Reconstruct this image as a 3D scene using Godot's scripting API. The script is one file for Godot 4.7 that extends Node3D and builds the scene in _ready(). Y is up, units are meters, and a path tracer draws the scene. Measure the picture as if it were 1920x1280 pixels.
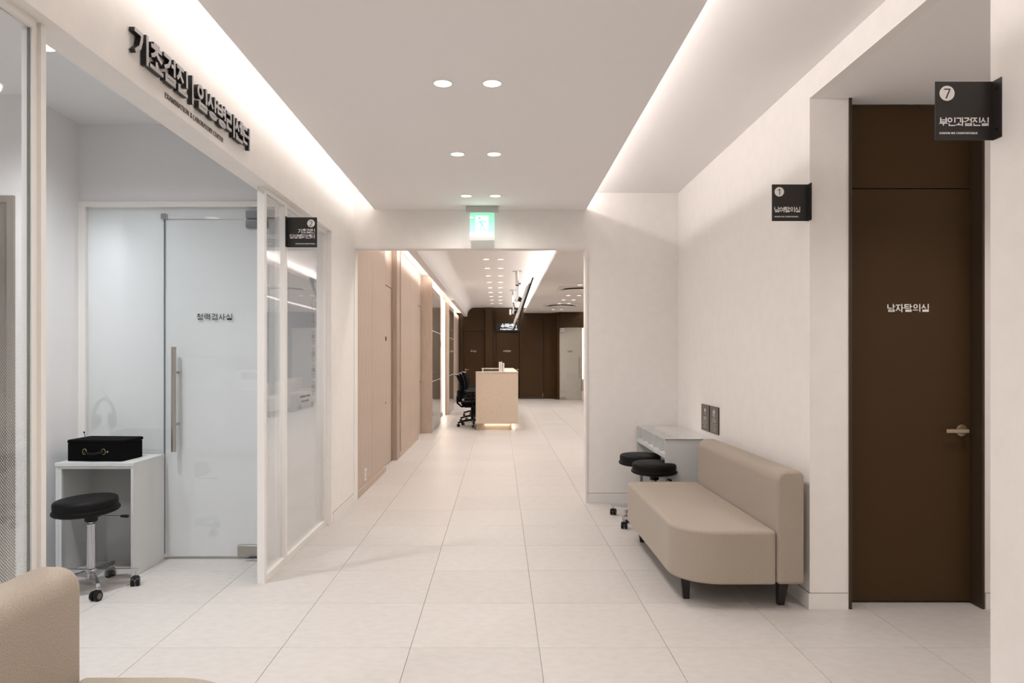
extends Node3D
# Clinic corridor. Metres, y up; the camera looks along -z. zz(d) turns a depth read off the floor grid into z.

const EYE := 1.38
const FOCAL := 1327.0          # in pixels of the 1920x1280 frame
const TILE := 0.613
const ORD := ["first", "second", "third", "fourth", "fifth", "sixth", "seventh", "eighth", "ninth", "tenth", "eleventh", "twelfth", "thirteenth"]

var M := {}
var used := {}
var noise_cache := {}

func zz(d: float) -> float:
	return -d * 1.0255

# ------------------------------------------------------------------ mesh builder
class B:
	var v := PackedVector3Array()
	var n := PackedVector3Array()
	var uv := PackedVector2Array()
	var t := Transform3D()
	var has_uv := false

	func tri(a: Vector3, b: Vector3, c: Vector3, na: Vector3, nb: Vector3, nc: Vector3) -> void:
		if (b - a).cross(c - a).dot(na + nb + nc) > 0.0:
			var x := b
			b = c
			c = x
			x = nb
			nb = nc
			nc = x
		v.append(t * a)
		v.append(t * b)
		v.append(t * c)
		n.append((t.basis * na).normalized())
		n.append((t.basis * nb).normalized())
		n.append((t.basis * nc).normalized())

	func quad(a: Vector3, b: Vector3, c: Vector3, d: Vector3, nn: Vector3) -> void:
		tri(a, b, c, nn, nn, nn)
		tri(a, c, d, nn, nn, nn)

	func squad(a: Vector3, b: Vector3, c: Vector3, d: Vector3, na: Vector3, nb: Vector3, nc: Vector3, nd: Vector3) -> void:
		tri(a, b, c, na, nb, nc)
		tri(a, c, d, na, nc, nd)

	# box between two corners
	func bx(lo: Vector3, hi: Vector3) -> B:
		var a := Vector3(minf(lo.x, hi.x), minf(lo.y, hi.y), minf(lo.z, hi.z))
		var b := Vector3(maxf(lo.x, hi.x), maxf(lo.y, hi.y), maxf(lo.z, hi.z))
		quad(Vector3(a.x, a.y, a.z), Vector3(b.x, a.y, a.z), Vector3(b.x, b.y, a.z), Vector3(a.x, b.y, a.z), Vector3(0, 0, -1))
		quad(Vector3(a.x, a.y, b.z), Vector3(b.x, a.y, b.z), Vector3(b.x, b.y, b.z), Vector3(a.x, b.y, b.z), Vector3(0, 0, 1))
		quad(Vector3(a.x, a.y, a.z), Vector3(a.x, b.y, a.z), Vector3(a.x, b.y, b.z), Vector3(a.x, a.y, b.z), Vector3(-1, 0, 0))
		quad(Vector3(b.x, a.y, a.z), Vector3(b.x, b.y, a.z), Vector3(b.x, b.y, b.z), Vector3(b.x, a.y, b.z), Vector3(1, 0, 0))
		quad(Vector3(a.x, a.y, a.z), Vector3(b.x, a.y, a.z), Vector3(b.x, a.y, b.z), Vector3(a.x, a.y, b.z), Vector3(0, -1, 0))
		quad(Vector3(a.x, b.y, a.z), Vector3(b.x, b.y, a.z), Vector3(b.x, b.y, b.z), Vector3(a.x, b.y, b.z), Vector3(0, 1, 0))
		return self

	# box with rounded upright edges and small top and bottom fillets
	func rb(lo: Vector3, hi: Vector3, r := 0.004) -> B:
		var o := B.rrect(minf(lo.x, hi.x), maxf(lo.x, hi.x), minf(lo.z, hi.z), maxf(lo.z, hi.z), [r, r, r, r], 2)
		return slab(o, minf(lo.y, hi.y), maxf(lo.y, hi.y), r, r, 2)

	# rounded rectangle outline in x and z: radii at (x0,z0) (x1,z0) (x1,z1) (x0,z1); returns [points, outward normals]
	static func rrect(x0: float, x1: float, z0: float, z1: float, rad: Array, seg := 4) -> Array:
		var p := PackedVector2Array()
		var q := PackedVector2Array()
		var cs := [Vector2(x0, z0), Vector2(x1, z0), Vector2(x1, z1), Vector2(x0, z1)]
		var sx := [1, -1, -1, 1]
		var sz := [1, 1, -1, -1]
		var st := [PI, 1.5 * PI, 0.0, 0.5 * PI]
		for k in 4:
			var r: float = rad[k]
			var c: Vector2 = cs[k] + Vector2(sx[k] * r, sz[k] * r)
			var m: int = max(1, seg if r < 0.1 else seg * 3)
			for i in m + 1:
				var a: float = st[k] + 0.5 * PI * i / m
				var d := Vector2(cos(a), sin(a))
				p.append(c + d * r)
				q.append(d)
		return [p, q]

	static func ellipse(rx: float, rz: float, seg := 32) -> Array:
		var p := PackedVector2Array()
		var q := PackedVector2Array()
		for i in seg:
			var a := TAU * i / seg
			p.append(Vector2(cos(a) * rx, sin(a) * rz))
			q.append(Vector2(cos(a) * rz, sin(a) * rx).normalized())
		return [p, q]

	# outline extruded along y with filleted rims
	func slab(o: Array, y0: float, y1: float, rt: float, rbm: float, seg := 4) -> B:
		var p: PackedVector2Array = o[0]
		var q: PackedVector2Array = o[1]
		var ring := []
		for i in seg + 1:
			var a := 0.5 * PI * i / seg      # bottom rim from flat to upright
			ring.append([y0 + rbm * (1.0 - cos(a)), rbm * (1.0 - sin(a)), -cos(a), sin(a)])
		for i in seg + 1:
			var a := 0.5 * PI * i / seg
			ring.append([y1 - rt * (1.0 - sin(a)), rt * (1.0 - cos(a)), sin(a), cos(a)])
		var cnt := p.size()
		for k in ring.size() - 1:
			var ra: Array = ring[k]
			var rc: Array = ring[k + 1]
			for i in cnt:
				var j := (i + 1) % cnt
				if p[i].distance_squared_to(p[j]) < 1e-12:
					continue
				var pa: Vector2 = p[i] - q[i] * float(ra[1])
				var pb: Vector2 = p[j] - q[j] * float(ra[1])
				var pc: Vector2 = p[j] - q[j] * float(rc[1])
				var pd: Vector2 = p[i] - q[i] * float(rc[1])
				squad(Vector3(pa.x, ra[0], pa.y), Vector3(pb.x, ra[0], pb.y), Vector3(pc.x, rc[0], pc.y), Vector3(pd.x, rc[0], pd.y),
					Vector3(q[i].x * ra[3], ra[2], q[i].y * ra[3]), Vector3(q[j].x * ra[3], ra[2], q[j].y * ra[3]),
					Vector3(q[j].x * rc[3], rc[2], q[j].y * rc[3]), Vector3(q[i].x * rc[3], rc[2], q[i].y * rc[3]))
		for end in [[ring[0], -1.0], [ring[-1], 1.0]]:
			var pts := PackedVector2Array()
			for i in cnt:
				pts.append(p[i] - q[i] * float(end[0][1]))
			var ctr := Vector2.ZERO
			for x in pts:
				ctr += x
			ctr /= cnt
			for i in cnt:
				var j := (i + 1) % cnt
				tri(Vector3(ctr.x, end[0][0], ctr.y), Vector3(pts[i].x, end[0][0], pts[i].y), Vector3(pts[j].x, end[0][0], pts[j].y), Vector3(0, end[1], 0), Vector3(0, end[1], 0), Vector3(0, end[1], 0))
		return self

	func cyl(p0: Vector3, p1: Vector3, r0: float, r1 := -1.0, seg := 18) -> B:
		if r1 < 0.0:
			r1 = r0
		var ax := (p1 - p0).normalized()
		var u := ax.cross(Vector3.UP if absf(ax.y) < 0.9 else Vector3.RIGHT).normalized()
		var w := ax.cross(u)
		for i in seg:
			var a := TAU * i / seg
			var b := TAU * (i + 1) / seg
			var da := u * cos(a) + w * sin(a)
			var db := u * cos(b) + w * sin(b)
			squad(p0 + da * r0, p0 + db * r0, p1 + db * r1, p1 + da * r1, da, db, db, da)
			if r0 > 0.0:
				tri(p0, p0 + da * r0, p0 + db * r0, -ax, -ax, -ax)
			if r1 > 0.0:
				tri(p1, p1 + da * r1, p1 + db * r1, ax, ax, ax)
		return self

	func tube(pts: Array, r: float, seg := 10) -> B:
		var rings := []
		var u := Vector3.ZERO
		for i in pts.size():
			var ax: Vector3 = (pts[min(i + 1, pts.size() - 1)] - pts[max(i - 1, 0)]).normalized()
			if u == Vector3.ZERO:
				u = ax.cross(Vector3.UP if absf(ax.y) < 0.9 else Vector3.RIGHT).normalized()
			u = (u - ax * u.dot(ax)).normalized()
			var w := ax.cross(u)
			var ring := []
			for k in seg:
				var a := TAU * k / seg
				ring.append(u * cos(a) + w * sin(a))
			rings.append(ring)
		for i in pts.size() - 1:
			for k in seg:
				var l := (k + 1) % seg
				squad(pts[i] + rings[i][k] * r, pts[i] + rings[i][l] * r, pts[i + 1] + rings[i + 1][l] * r, pts[i + 1] + rings[i + 1][k] * r, rings[i][k], rings[i][l], rings[i + 1][l], rings[i + 1][k])
		for e in [[0, 1], [pts.size() - 1, pts.size() - 2]]:
			var nn: Vector3 = (pts[e[0]] - pts[e[1]]).normalized()
			for k in seg:
				tri(pts[e[0]], pts[e[0]] + rings[e[0]][k] * r, pts[e[0]] + rings[e[0]][(k + 1) % seg] * r, nn, nn, nn)
		return self

	# profile of (radius, height) turned about y
	func lathe(prof: Array, seg := 32) -> B:
		var nor := []
		for i in prof.size() - 1:
			var d: Vector2 = prof[i + 1] - prof[i]
			nor.append(Vector2(d.y, -d.x).normalized())
		for i in prof.size() - 1:
			var n0: Vector2 = nor[i]
			var n1: Vector2 = nor[i]
			if i > 0 and nor[i - 1].dot(nor[i]) > 0.7:
				n0 = (nor[i - 1] + nor[i]).normalized()
			if i < nor.size() - 1 and nor[i + 1].dot(nor[i]) > 0.7:
				n1 = (nor[i + 1] + nor[i]).normalized()
			var a: Vector2 = prof[i]
			var b: Vector2 = prof[i + 1]
			for k in seg:
				var s := TAU * k / seg
				var e := TAU * (k + 1) / seg
				var c0 := Vector3(cos(s), 0, sin(s))
				var c1 := Vector3(cos(e), 0, sin(e))
				var y := Vector3.UP
				squad(c0 * a.x + y * a.y, c1 * a.x + y * a.y, c1 * b.x + y * b.y, c0 * b.x + y * b.y, c0 * n0.x + y * n0.y, c1 * n0.x + y * n0.y, c1 * n1.x + y * n1.y, c0 * n1.x + y * n1.y)
		return self

	# polygon in x and y extruded from z0 to z1
	func prism(poly: PackedVector2Array, z0: float, z1: float) -> B:
		if Geometry2D.is_polygon_clockwise(poly):
			poly.reverse()
		var idx := Geometry2D.triangulate_polygon(poly)
		for k in range(0, idx.size(), 3):
			for e in [[z0, -1.0], [z1, 1.0]]:
				var nn := Vector3(0, 0, signf(z1 - z0) * e[1])
				tri(Vector3(poly[idx[k]].x, poly[idx[k]].y, e[0]), Vector3(poly[idx[k + 1]].x, poly[idx[k + 1]].y, e[0]), Vector3(poly[idx[k + 2]].x, poly[idx[k + 2]].y, e[0]), nn, nn, nn)
		var c := poly.size()
		var en := []
		for i in c:
			var d := poly[(i + 1) % c] - poly[i]
			en.append(Vector2(d.y, -d.x).normalized())
		for i in c:
			var j := (i + 1) % c
			var na: Vector2 = en[i]
			var nb: Vector2 = en[i]
			var prev: Vector2 = en[(i + c - 1) % c]
			if prev.dot(na) > 0.85:
				na = (na + prev).normalized()
			if en[j].dot(en[i]) > 0.85:
				nb = (nb + en[j]).normalized()
			squad(Vector3(poly[i].x, poly[i].y, z0), Vector3(poly[j].x, poly[j].y, z0), Vector3(poly[j].x, poly[j].y, z1), Vector3(poly[i].x, poly[i].y, z1), Vector3(na.x, na.y, 0), Vector3(nb.x, nb.y, 0), Vector3(nb.x, nb.y, 0), Vector3(na.x, na.y, 0))
		return self

	# a stroke of lettering: a mitred band of width w in x and y, from z0 to z1
	func ribbon(pts: Array, w: float, z0: float, z1: float, closed := false) -> B:
		var l := []
		var r := []
		var c := pts.size()
		for i in c:
			var a: Vector2 = pts[i] - pts[(i + c - 1) % c] if closed or i > 0 else pts[1] - pts[0]
			var b: Vector2 = pts[(i + 1) % c] - pts[i] if closed or i < c - 1 else a
			a = a.normalized()
			b = b.normalized()
			var na := Vector2(-a.y, a.x)
			var nb := Vector2(-b.y, b.x)
			var m := (na + nb)
			m = na if m.length() < 0.1 else m.normalized()
			var k := w * 0.5 / maxf(0.45, m.dot(na))
			l.append(pts[i] + m * k)
			r.append(pts[i] - m * k)
		for i in (c if closed else c - 1):
			var j := (i + 1) % c
			quad(Vector3(l[i].x, l[i].y, z1), Vector3(l[j].x, l[j].y, z1), Vector3(r[j].x, r[j].y, z1), Vector3(r[i].x, r[i].y, z1), Vector3(0, 0, signf(z1 - z0)))
			if absf(z1 - z0) < 1e-6:
				continue
			var d: Vector2 = (l[j] - l[i]).normalized()
			quad(Vector3(l[i].x, l[i].y, z0), Vector3(l[j].x, l[j].y, z0), Vector3(l[j].x, l[j].y, z1), Vector3(l[i].x, l[i].y, z1), Vector3(-d.y, d.x, 0))
			d = (r[j] - r[i]).normalized()
			quad(Vector3(r[i].x, r[i].y, z0), Vector3(r[j].x, r[j].y, z0), Vector3(r[j].x, r[j].y, z1), Vector3(r[i].x, r[i].y, z1), Vector3(d.y, -d.x, 0))
		if not closed:
			for e in [[0, 1], [c - 1, c - 2]]:
				var o: Vector2 = (pts[e[0]] - pts[e[1]]).normalized()
				quad(Vector3(l[e[0]].x, l[e[0]].y, z0), Vector3(r[e[0]].x, r[e[0]].y, z0), Vector3(r[e[0]].x, r[e[0]].y, z1), Vector3(l[e[0]].x, l[e[0]].y, z1), Vector3(o.x, o.y, 0))
		return self

	func mesh() -> ArrayMesh:
		var arr := []
		arr.resize(Mesh.ARRAY_MAX)
		arr[Mesh.ARRAY_VERTEX] = v
		arr[Mesh.ARRAY_NORMAL] = n
		if has_uv:
			arr[Mesh.ARRAY_TEX_UV] = uv
		var am := ArrayMesh.new()
		am.add_surface_from_arrays(Mesh.PRIMITIVE_TRIANGLES, arr)
		return am

# ------------------------------------------------------------------ nodes
func numbered(called: String) -> String:
	used[called] = used.get(called, -1) + 1
	return called if used[called] == 0 else "%s_%03d" % [called, used[called]]

func tag(o: Node3D, label: String, category: String, group := "", kind := "") -> void:
	o.set_meta("label", label)
	o.set_meta("category", category)
	if group != "":
		o.set_meta("group", group)
	if kind != "":
		o.set_meta("kind", kind)

func thing(called: String, label: String, category: String, at := Vector3.ZERO, turn := 0.0, group := "") -> Node3D:
	var o := Node3D.new()
	o.name = numbered(called)
	add_child(o)
	o.position = at
	o.rotation.y = turn
	tag(o, label, category, group)
	return o

func part(parent: Node3D, called: String, b: Variant, m: Material, at := Vector3.ZERO, turn := 0.0) -> MeshInstance3D:
	var o := MeshInstance3D.new()
	o.name = called
	o.mesh = b.mesh() if b is B else b
	o.material_override = m
	o.cast_shadow = GeometryInstance3D.SHADOW_CASTING_SETTING_ON
	parent.add_child(o, true)
	o.position = at
	o.rotation.y = turn
	return o

func struct(called: String, b: B, m: Material, label: String, category: String) -> MeshInstance3D:
	var o := part(self, called, b, m)
	tag(o, label, category, "", "structure")
	return o

func setting(called: String, label: String, category: String, at := Vector3.ZERO, turn := 0.0) -> Node3D:
	var o := Node3D.new()
	o.name = called
	add_child(o)
	o.position = at
	o.rotation.y = turn
	tag(o, label, category, "", "structure")
	return o

func copy(o: Node3D, label: String, at: Vector3, turn: float, called: String, group := "") -> Node3D:
	var c: Node3D = o.duplicate()
	c.name = numbered(called)
	add_child(c)
	c.position = at
	c.rotation.y = turn
	c.set_meta("label", label)
	if group != "":
		c.set_meta("group", group)
	return c

# ------------------------------------------------------------------ materials
func rgb(r: float, g: float, b: float, a := 1.0) -> Color:
	return Color(r / 255.0, g / 255.0, b / 255.0, a)

func mat(key: String, c: Color, rough := 0.6, metal := 0.0) -> StandardMaterial3D:
	if M.has(key):
		return M[key]
	var m := StandardMaterial3D.new()
	m.resource_name = key
	m.albedo_color = c
	m.roughness = rough
	m.metallic = metal
	if c.a < 1.0:
		m.transparency = BaseMaterial3D.TRANSPARENCY_ALPHA
	M[key] = m
	return m

func noise_tex(sd: int, freq: float, oct: int, ramp: Array, size := 512, as_normal := false, kind := FastNoiseLite.TYPE_SIMPLEX_SMOOTH) -> NoiseTexture2D:
	var f := FastNoiseLite.new()
	f.seed = sd
	f.noise_type = kind
	f.frequency = freq
	f.fractal_octaves = oct
	var t := NoiseTexture2D.new()
	t.width = size
	t.height = size
	t.seamless = true
	t.noise = f
	t.normalize = true
	if as_normal:
		t.as_normal_map = true
		t.bump_strength = 4.0
	else:
		var g := Gradient.new()
		var offs := PackedFloat32Array()
		var cols := PackedColorArray()
		for k in ramp.size():
			offs.append(float(k) / (ramp.size() - 1))
			cols.append(ramp[k])
		g.offsets = offs
		g.colors = cols
		t.color_ramp = g
	return t

func tex_mat(key: String, t: Texture2D, sc: Vector3, rough: float, world := true) -> StandardMaterial3D:
	var m := mat(key, Color.WHITE, rough)
	m.albedo_texture = t
	m.uv1_triplanar = true
	m.uv1_world_triplanar = world
	m.uv1_scale = sc
	return m

func glow(key: String, c: Color, e: float) -> StandardMaterial3D:
	var m := mat(key, c, 0.5)
	m.emission_enabled = true
	m.emission = c
	m.emission_energy_multiplier = e
	return m

func make_materials() -> void:
	var plaster := tex_mat("plaster", noise_tex(3, 0.02, 4, [rgb(240, 236, 232), rgb(244, 240, 236)]), Vector3(0.7, 0.7, 0.7), 0.75)
	plaster.normal_enabled = true
	plaster.normal_texture = noise_tex(5, 0.03, 4, [], 512, true)
	plaster.normal_scale = 0.02
	mat("ceiling_paint", rgb(244, 241, 240), 0.85)
	tex_mat("exam_paper", noise_tex(9, 0.15, 3, [rgb(232, 232, 233), rgb(239, 239, 240)]), Vector3(1.5, 1.5, 1.5), 0.8)
	for k in 3:
		var tone: float = [0.0, -2.0, 1.5][k]
		var m := tex_mat("tile_%d" % k, noise_tex(21 + k, 0.02, 6, [rgb(190 + tone, 185 + tone, 180 + tone), rgb(195 + tone, 190 + tone, 185 + tone), rgb(199 + tone, 194 + tone, 189 + tone)], 1024), Vector3(0.55, 0.55, 0.9), 0.42)
		m.metallic_specular = 0.35
	mat("grout", rgb(160, 153, 146), 0.9)
	tex_mat("wood", noise_tex(31, 0.02, 5, [rgb(168, 149, 133), rgb(190, 172, 156), rgb(208, 192, 177)], 1024), Vector3(5.0, 0.1, 5.0), 0.55)
	tex_mat("wood_dark", noise_tex(32, 0.02, 5, [rgb(158, 138, 122), rgb(172, 152, 136), rgb(183, 165, 149)], 1024), Vector3(5.0, 0.1, 5.0), 0.55)
	var st := noise_tex(41, 0.008, 5, [rgb(212, 194, 173), rgb(215, 198, 177), rgb(217, 200, 180), rgb(223, 208, 189)], 1024)
	(st.noise as FastNoiseLite).fractal_type = FastNoiseLite.FRACTAL_RIDGED
	(st.noise as FastNoiseLite).domain_warp_enabled = true
	tex_mat("stone", st, Vector3(1.0, 1.0, 1.0), 0.5)
	var fab := tex_mat("fabric", noise_tex(51, 0.11, 3, [rgb(138, 127, 114), rgb(166, 154, 140), rgb(194, 183, 168)], 512), Vector3(4, 4, 4), 0.95, false)
	fab.normal_enabled = true
	fab.normal_texture = noise_tex(52, 0.12, 3, [], 512, true)
	fab.normal_scale = 0.35
	fab.rim_enabled = true
	fab.rim = 0.25
	tex_mat("brown", noise_tex(61, 0.2, 3, [rgb(66, 48, 28), rgb(71, 53, 31)]), Vector3(2, 2, 2), 0.42).metallic_specular = 0.32
	mat("brown_edge", rgb(62, 48, 34), 0.45)
	mat("white_frame", rgb(236, 233, 229), 0.45)
	mat("white_laminate", rgb(205, 207, 207), 0.5)
	mat("grey_back", rgb(178, 177, 176), 0.6)
	mat("black_leather", rgb(14, 13, 13), 0.55).metallic_specular = 0.3
	mat("black_plastic", rgb(15, 15, 15), 0.45).metallic_specular = 0.35
	mat("black_cloth", rgb(11, 11, 11), 0.9).metallic_specular = 0.2
	mat("dark_wood", rgb(31, 23, 19), 0.35)
	mat("chrome", rgb(190, 190, 193), 0.12, 1.0)
	mat("hinge_metal", rgb(142, 142, 145), 0.22, 1.0)
	mat("steel", rgb(178, 174, 168), 0.32, 1.0)
	mat("brass", rgb(182, 165, 138), 0.35, 1.0)
	mat("sign_black", rgb(38, 35, 33), 0.4)
	mat("sign_white", rgb(244, 242, 240), 0.5)
	mat("plaque", rgb(104, 97, 91), 0.5)
	mat("plaque_edge", rgb(30, 27, 26), 0.5)
	mat("plaque_print", rgb(205, 198, 192), 0.5)
	mat("letter_side", rgb(27, 26, 26), 0.45)
	mat("letter_face", rgb(186, 184, 184), 0.5)
	mat("ink", rgb(52, 50, 50), 0.6)
	mat("decal_grey", rgb(126, 122, 119), 0.6)
	mat("ink_grey", rgb(112, 107, 104), 0.6)
	mat("letter_white", rgb(250, 247, 243), 0.4)
	mat("glass", rgb(250, 252, 252, 0.03), 0.02)
	mat("glass_edge", rgb(104, 116, 115), 0.15)
	mat("milk_film", rgb(236, 240, 241, 0.55), 0.4)
	mat("milk_film_far", rgb(220, 216, 206, 0.85), 0.4)
	mat("smoked_glass", rgb(150, 138, 125), 0.06)
	mat("gap", rgb(24, 22, 20), 0.9)
	mat("door_grey", rgb(92, 84, 76), 0.5)
	mat("door_grey_frame", rgb(116, 108, 100), 0.5)
	mat("grey_table", rgb(120, 122, 120), 0.5)
	mat("plate_white", rgb(240, 238, 235), 0.4)
	mat("silver_plastic", rgb(190, 188, 186), 0.35)
	mat("paper", rgb(240, 238, 234), 0.7)
	glow("lens_warm", Color(1.0, 0.95, 0.88), 3.0)
	glow("lens_cool", Color(1.0, 1.0, 1.0), 3.0)
	glow("strip_warm", Color(1.0, 0.92, 0.83), 2.0)
	glow("exit_green", Color(0.6, 0.93, 0.79), 0.62)
	glow("exit_white", Color(0.95, 1.0, 0.97), 0.8)
	glow("sign_letters", Color(0.95, 0.97, 1.0), 1.4)

# dots that grow downwards: the frosted print on the panes (u across one pair of dots, v from top to bottom)
func dot_film() -> StandardMaterial3D:
	if M.has("dot_film"):
		return M["dot_film"]
	var im := Image.create(14, 2044, false, Image.FORMAT_RGBA8)
	for y in 2044:
		var row := y / 7
		var share := clampf(float(y) / 2044.0 / 0.85, 0.0, 1.0)
		var rad := 0.7 + 4.7 * share
		for x in 14:
			var a := 0.0
			for r in [row - 1, row, row + 1]:
				var cx := 3.5 if posmod(r, 2) == 0 else 10.5
				for k in [-14, 0, 14]:
					var d := Vector2(x + 0.5 - cx - k, (y + 0.5) - (r * 7 + 3.5)).length()
					a = maxf(a, clampf(rad - d + 0.5, 0.0, 1.0))
			if y < 14:
				a = 0.0
			im.set_pixel(x, y, Color(0.86, 0.87, 0.865, a * 0.9))
	var m := mat("dot_film", Color(1, 1, 1, 1), 0.6)
	m.transparency = BaseMaterial3D.TRANSPARENCY_ALPHA
	m.albedo_texture = ImageTexture.create_from_image(im)
	return m

# a film sheet in a plane of constant x, uv in metres across and top to bottom
func film_sheet(x: float, z0: float, z1: float, y0: float, y1: float) -> ArrayMesh:
	var b := B.new()
	var reps := absf(z1 - z0) / 0.0105
	var a := Vector3(x, y1, z0)
	var c := Vector3(x, y0, z1)
	b.has_uv = true
	for q in [[Vector3(x, y1, z0), Vector3(x, y1, z1), c], [a, c, Vector3(x, y0, z0)]]:
		b.tri(q[0], q[1], q[2], Vector3.RIGHT, Vector3.RIGHT, Vector3.RIGHT)
	for p in b.v:
		b.uv.append(Vector2((p.z - z0) / (z1 - z0) * reps, (y1 - p.y) / (y1 - y0)))
	return b.mesh()

# ------------------------------------------------------------------ Hangul lettering from strokes
func jamo(ch: String, tall: bool) -> Array:
	match ch:
		"ㄱ":
			return [[0, 1, 1, 1, 0.96, 0.72, 0.72, 0.32, 0.1, 0]] if tall else [[0, 1, 1, 1, 1, 0]]
		"ㄴ": return [[0, 1, 0, 0, 1, 0]]
		"ㄷ": return [[1, 1, 0, 1, 0, 0, 1, 0]]
		"ㄹ": return [[0, 1, 1, 1, 1, 0.5, 0, 0.5, 0, 0, 1, 0]]
		"ㅁ": return [[0, 1, 1, 1, 1, 0, 0, 0, "c"]]
		"ㅂ": return [[0, 1, 0, 0, 1, 0, 1, 1], [0, 0.52, 1, 0.52]]
		"ㅅ": return [[0.5, 1, 0.44, 0.58, 0.24, 0.22, 0, 0], [0.5, 0.72, 0.62, 0.36, 1, 0]]
		"ㅇ": return [["o"]]
		"ㅈ": return [[0, 1, 1, 1], [0.52, 1, 0.44, 0.6, 0.24, 0.22, 0, 0], [0.5, 0.62, 0.64, 0.32, 1, 0]]
		"ㅊ": return [[0.25, 1, 0.75, 1], [0, 0.74, 1, 0.74], [0.52, 0.74, 0.42, 0.4, 0.22, 0.14, 0, 0], [0.5, 0.46, 0.66, 0.2, 1, 0]]
		"ㅌ": return [[1, 1, 0, 1, 0, 0, 1, 0], [0, 0.5, 1, 0.5]]
		"ㅍ": return [[0, 1, 1, 1], [0, 0, 1, 0], [0.28, 1, 0.28, 0], [0.72, 1, 0.72, 0]]
		"ㅎ": return [[0.3, 1, 0.7, 1], [0, 0.76, 1, 0.76], ["h"]]
	return []

const INITIALS := "ㄱㄲㄴㄷㄸㄹㅁㅂㅃㅅㅆㅇㅈㅉㅊㅋㅌㅍㅎ"
const FINALS := "-ㄱㄲㄳㄴㄵㄶㄷㄹㄺㄻㄼㄽㄾㄿㅀㅁㅂㅄㅅㅆㅇㅈㅊㅋㅌㅍㅎ"
const VERTICAL := {0: "ㅏ", 1: "ㅐ", 4: "ㅓ", 5: "ㅔ", 6: "ㅕ", 20: "ㅣ"}
const FLAT := {8: "ㅗ", 13: "ㅜ", 18: "ㅡ"}
const MIXED := {9: ["ㅗ", "ㅏ"], 14: ["ㅜ", "ㅓ"], 16: ["ㅜ", "ㅣ"], 19: ["ㅡ", "ㅣ"]}

func vowel(ch: String) -> Array:
	match ch:
		"ㅏ": return [[0.3, 1, 0.3, 0], [0.3, 0.52, 1, 0.52]]
		"ㅐ": return [[0.1, 0.97, 0.1, 0.03], [0.85, 1, 0.85, 0], [0.1, 0.52, 0.85, 0.52]]
		"ㅓ": return [[0.85, 1, 0.85, 0], [0, 0.55, 0.85, 0.55]]
		"ㅔ": return [[0.45, 0.97, 0.45, 0.03], [1, 1, 1, 0], [-0.1, 0.55, 0.45, 0.55]]
		"ㅕ": return [[0.85, 1, 0.85, 0], [0, 0.7, 0.85, 0.7], [0, 0.36, 0.85, 0.36]]
		"ㅣ": return [[0.75, 1, 0.75, 0]]
		"ㅗ": return [[0, 0, 1, 0], [0.5, 0, 0.5, 1]]
		"ㅜ": return [[0, 1, 1, 1], [0.5, 1, 0.5, 0]]
		"ㅡ": return [[0, 0.5, 1, 0.5]]
	return []

var stroke_step := 0

func put_strokes(b: B, strokes: Array, r: Rect2, w: float, z0: float, z1: float, h: float, off: float, thin := 1.0) -> void:
	var z_top := z1
	var x0 := r.position.x * h + w * 0.5 + off
	var x1 := r.end.x * h - w * 0.5 + off
	var y0 := r.position.y * h + w * 0.5
	var y1 := r.end.y * h - w * 0.5
	for s in strokes:
		stroke_step = (stroke_step + 1) % 12
		z1 = z_top + 0.00008 * stroke_step
		var pts := []
		if s[0] is String:
			var yy: float = y1 if s[0] == "o" else lerpf(y0, y1, 0.5)
			for k in 20:
				var a := TAU * k / 20
				pts.append(Vector2(lerpf(x0, x1, 0.5) + cos(a) * (x1 - x0) * 0.5, lerpf(y0, yy, 0.5) + sin(a) * (yy - y0) * 0.5))
			b.ribbon(pts, w * thin, z0, z1, true)
			continue
		var closed: bool = s[-1] is String
		for k in range(0, s.size() - (1 if closed else 0), 2):
			pts.append(Vector2(lerpf(x0, x1, s[k]), lerpf(y0, y1, s[k + 1])))
		# free ends reach the edge of the letter box
		if not closed:
			var e0: Vector2 = (pts[0] - pts[1]).normalized()
			var e1: Vector2 = (pts[-1] - pts[-2]).normalized()
			pts[0] += e0 * w * 0.4
			pts[-1] += e1 * w * 0.4
		b.ribbon(pts, w * thin, z0, z1, closed)

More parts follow.
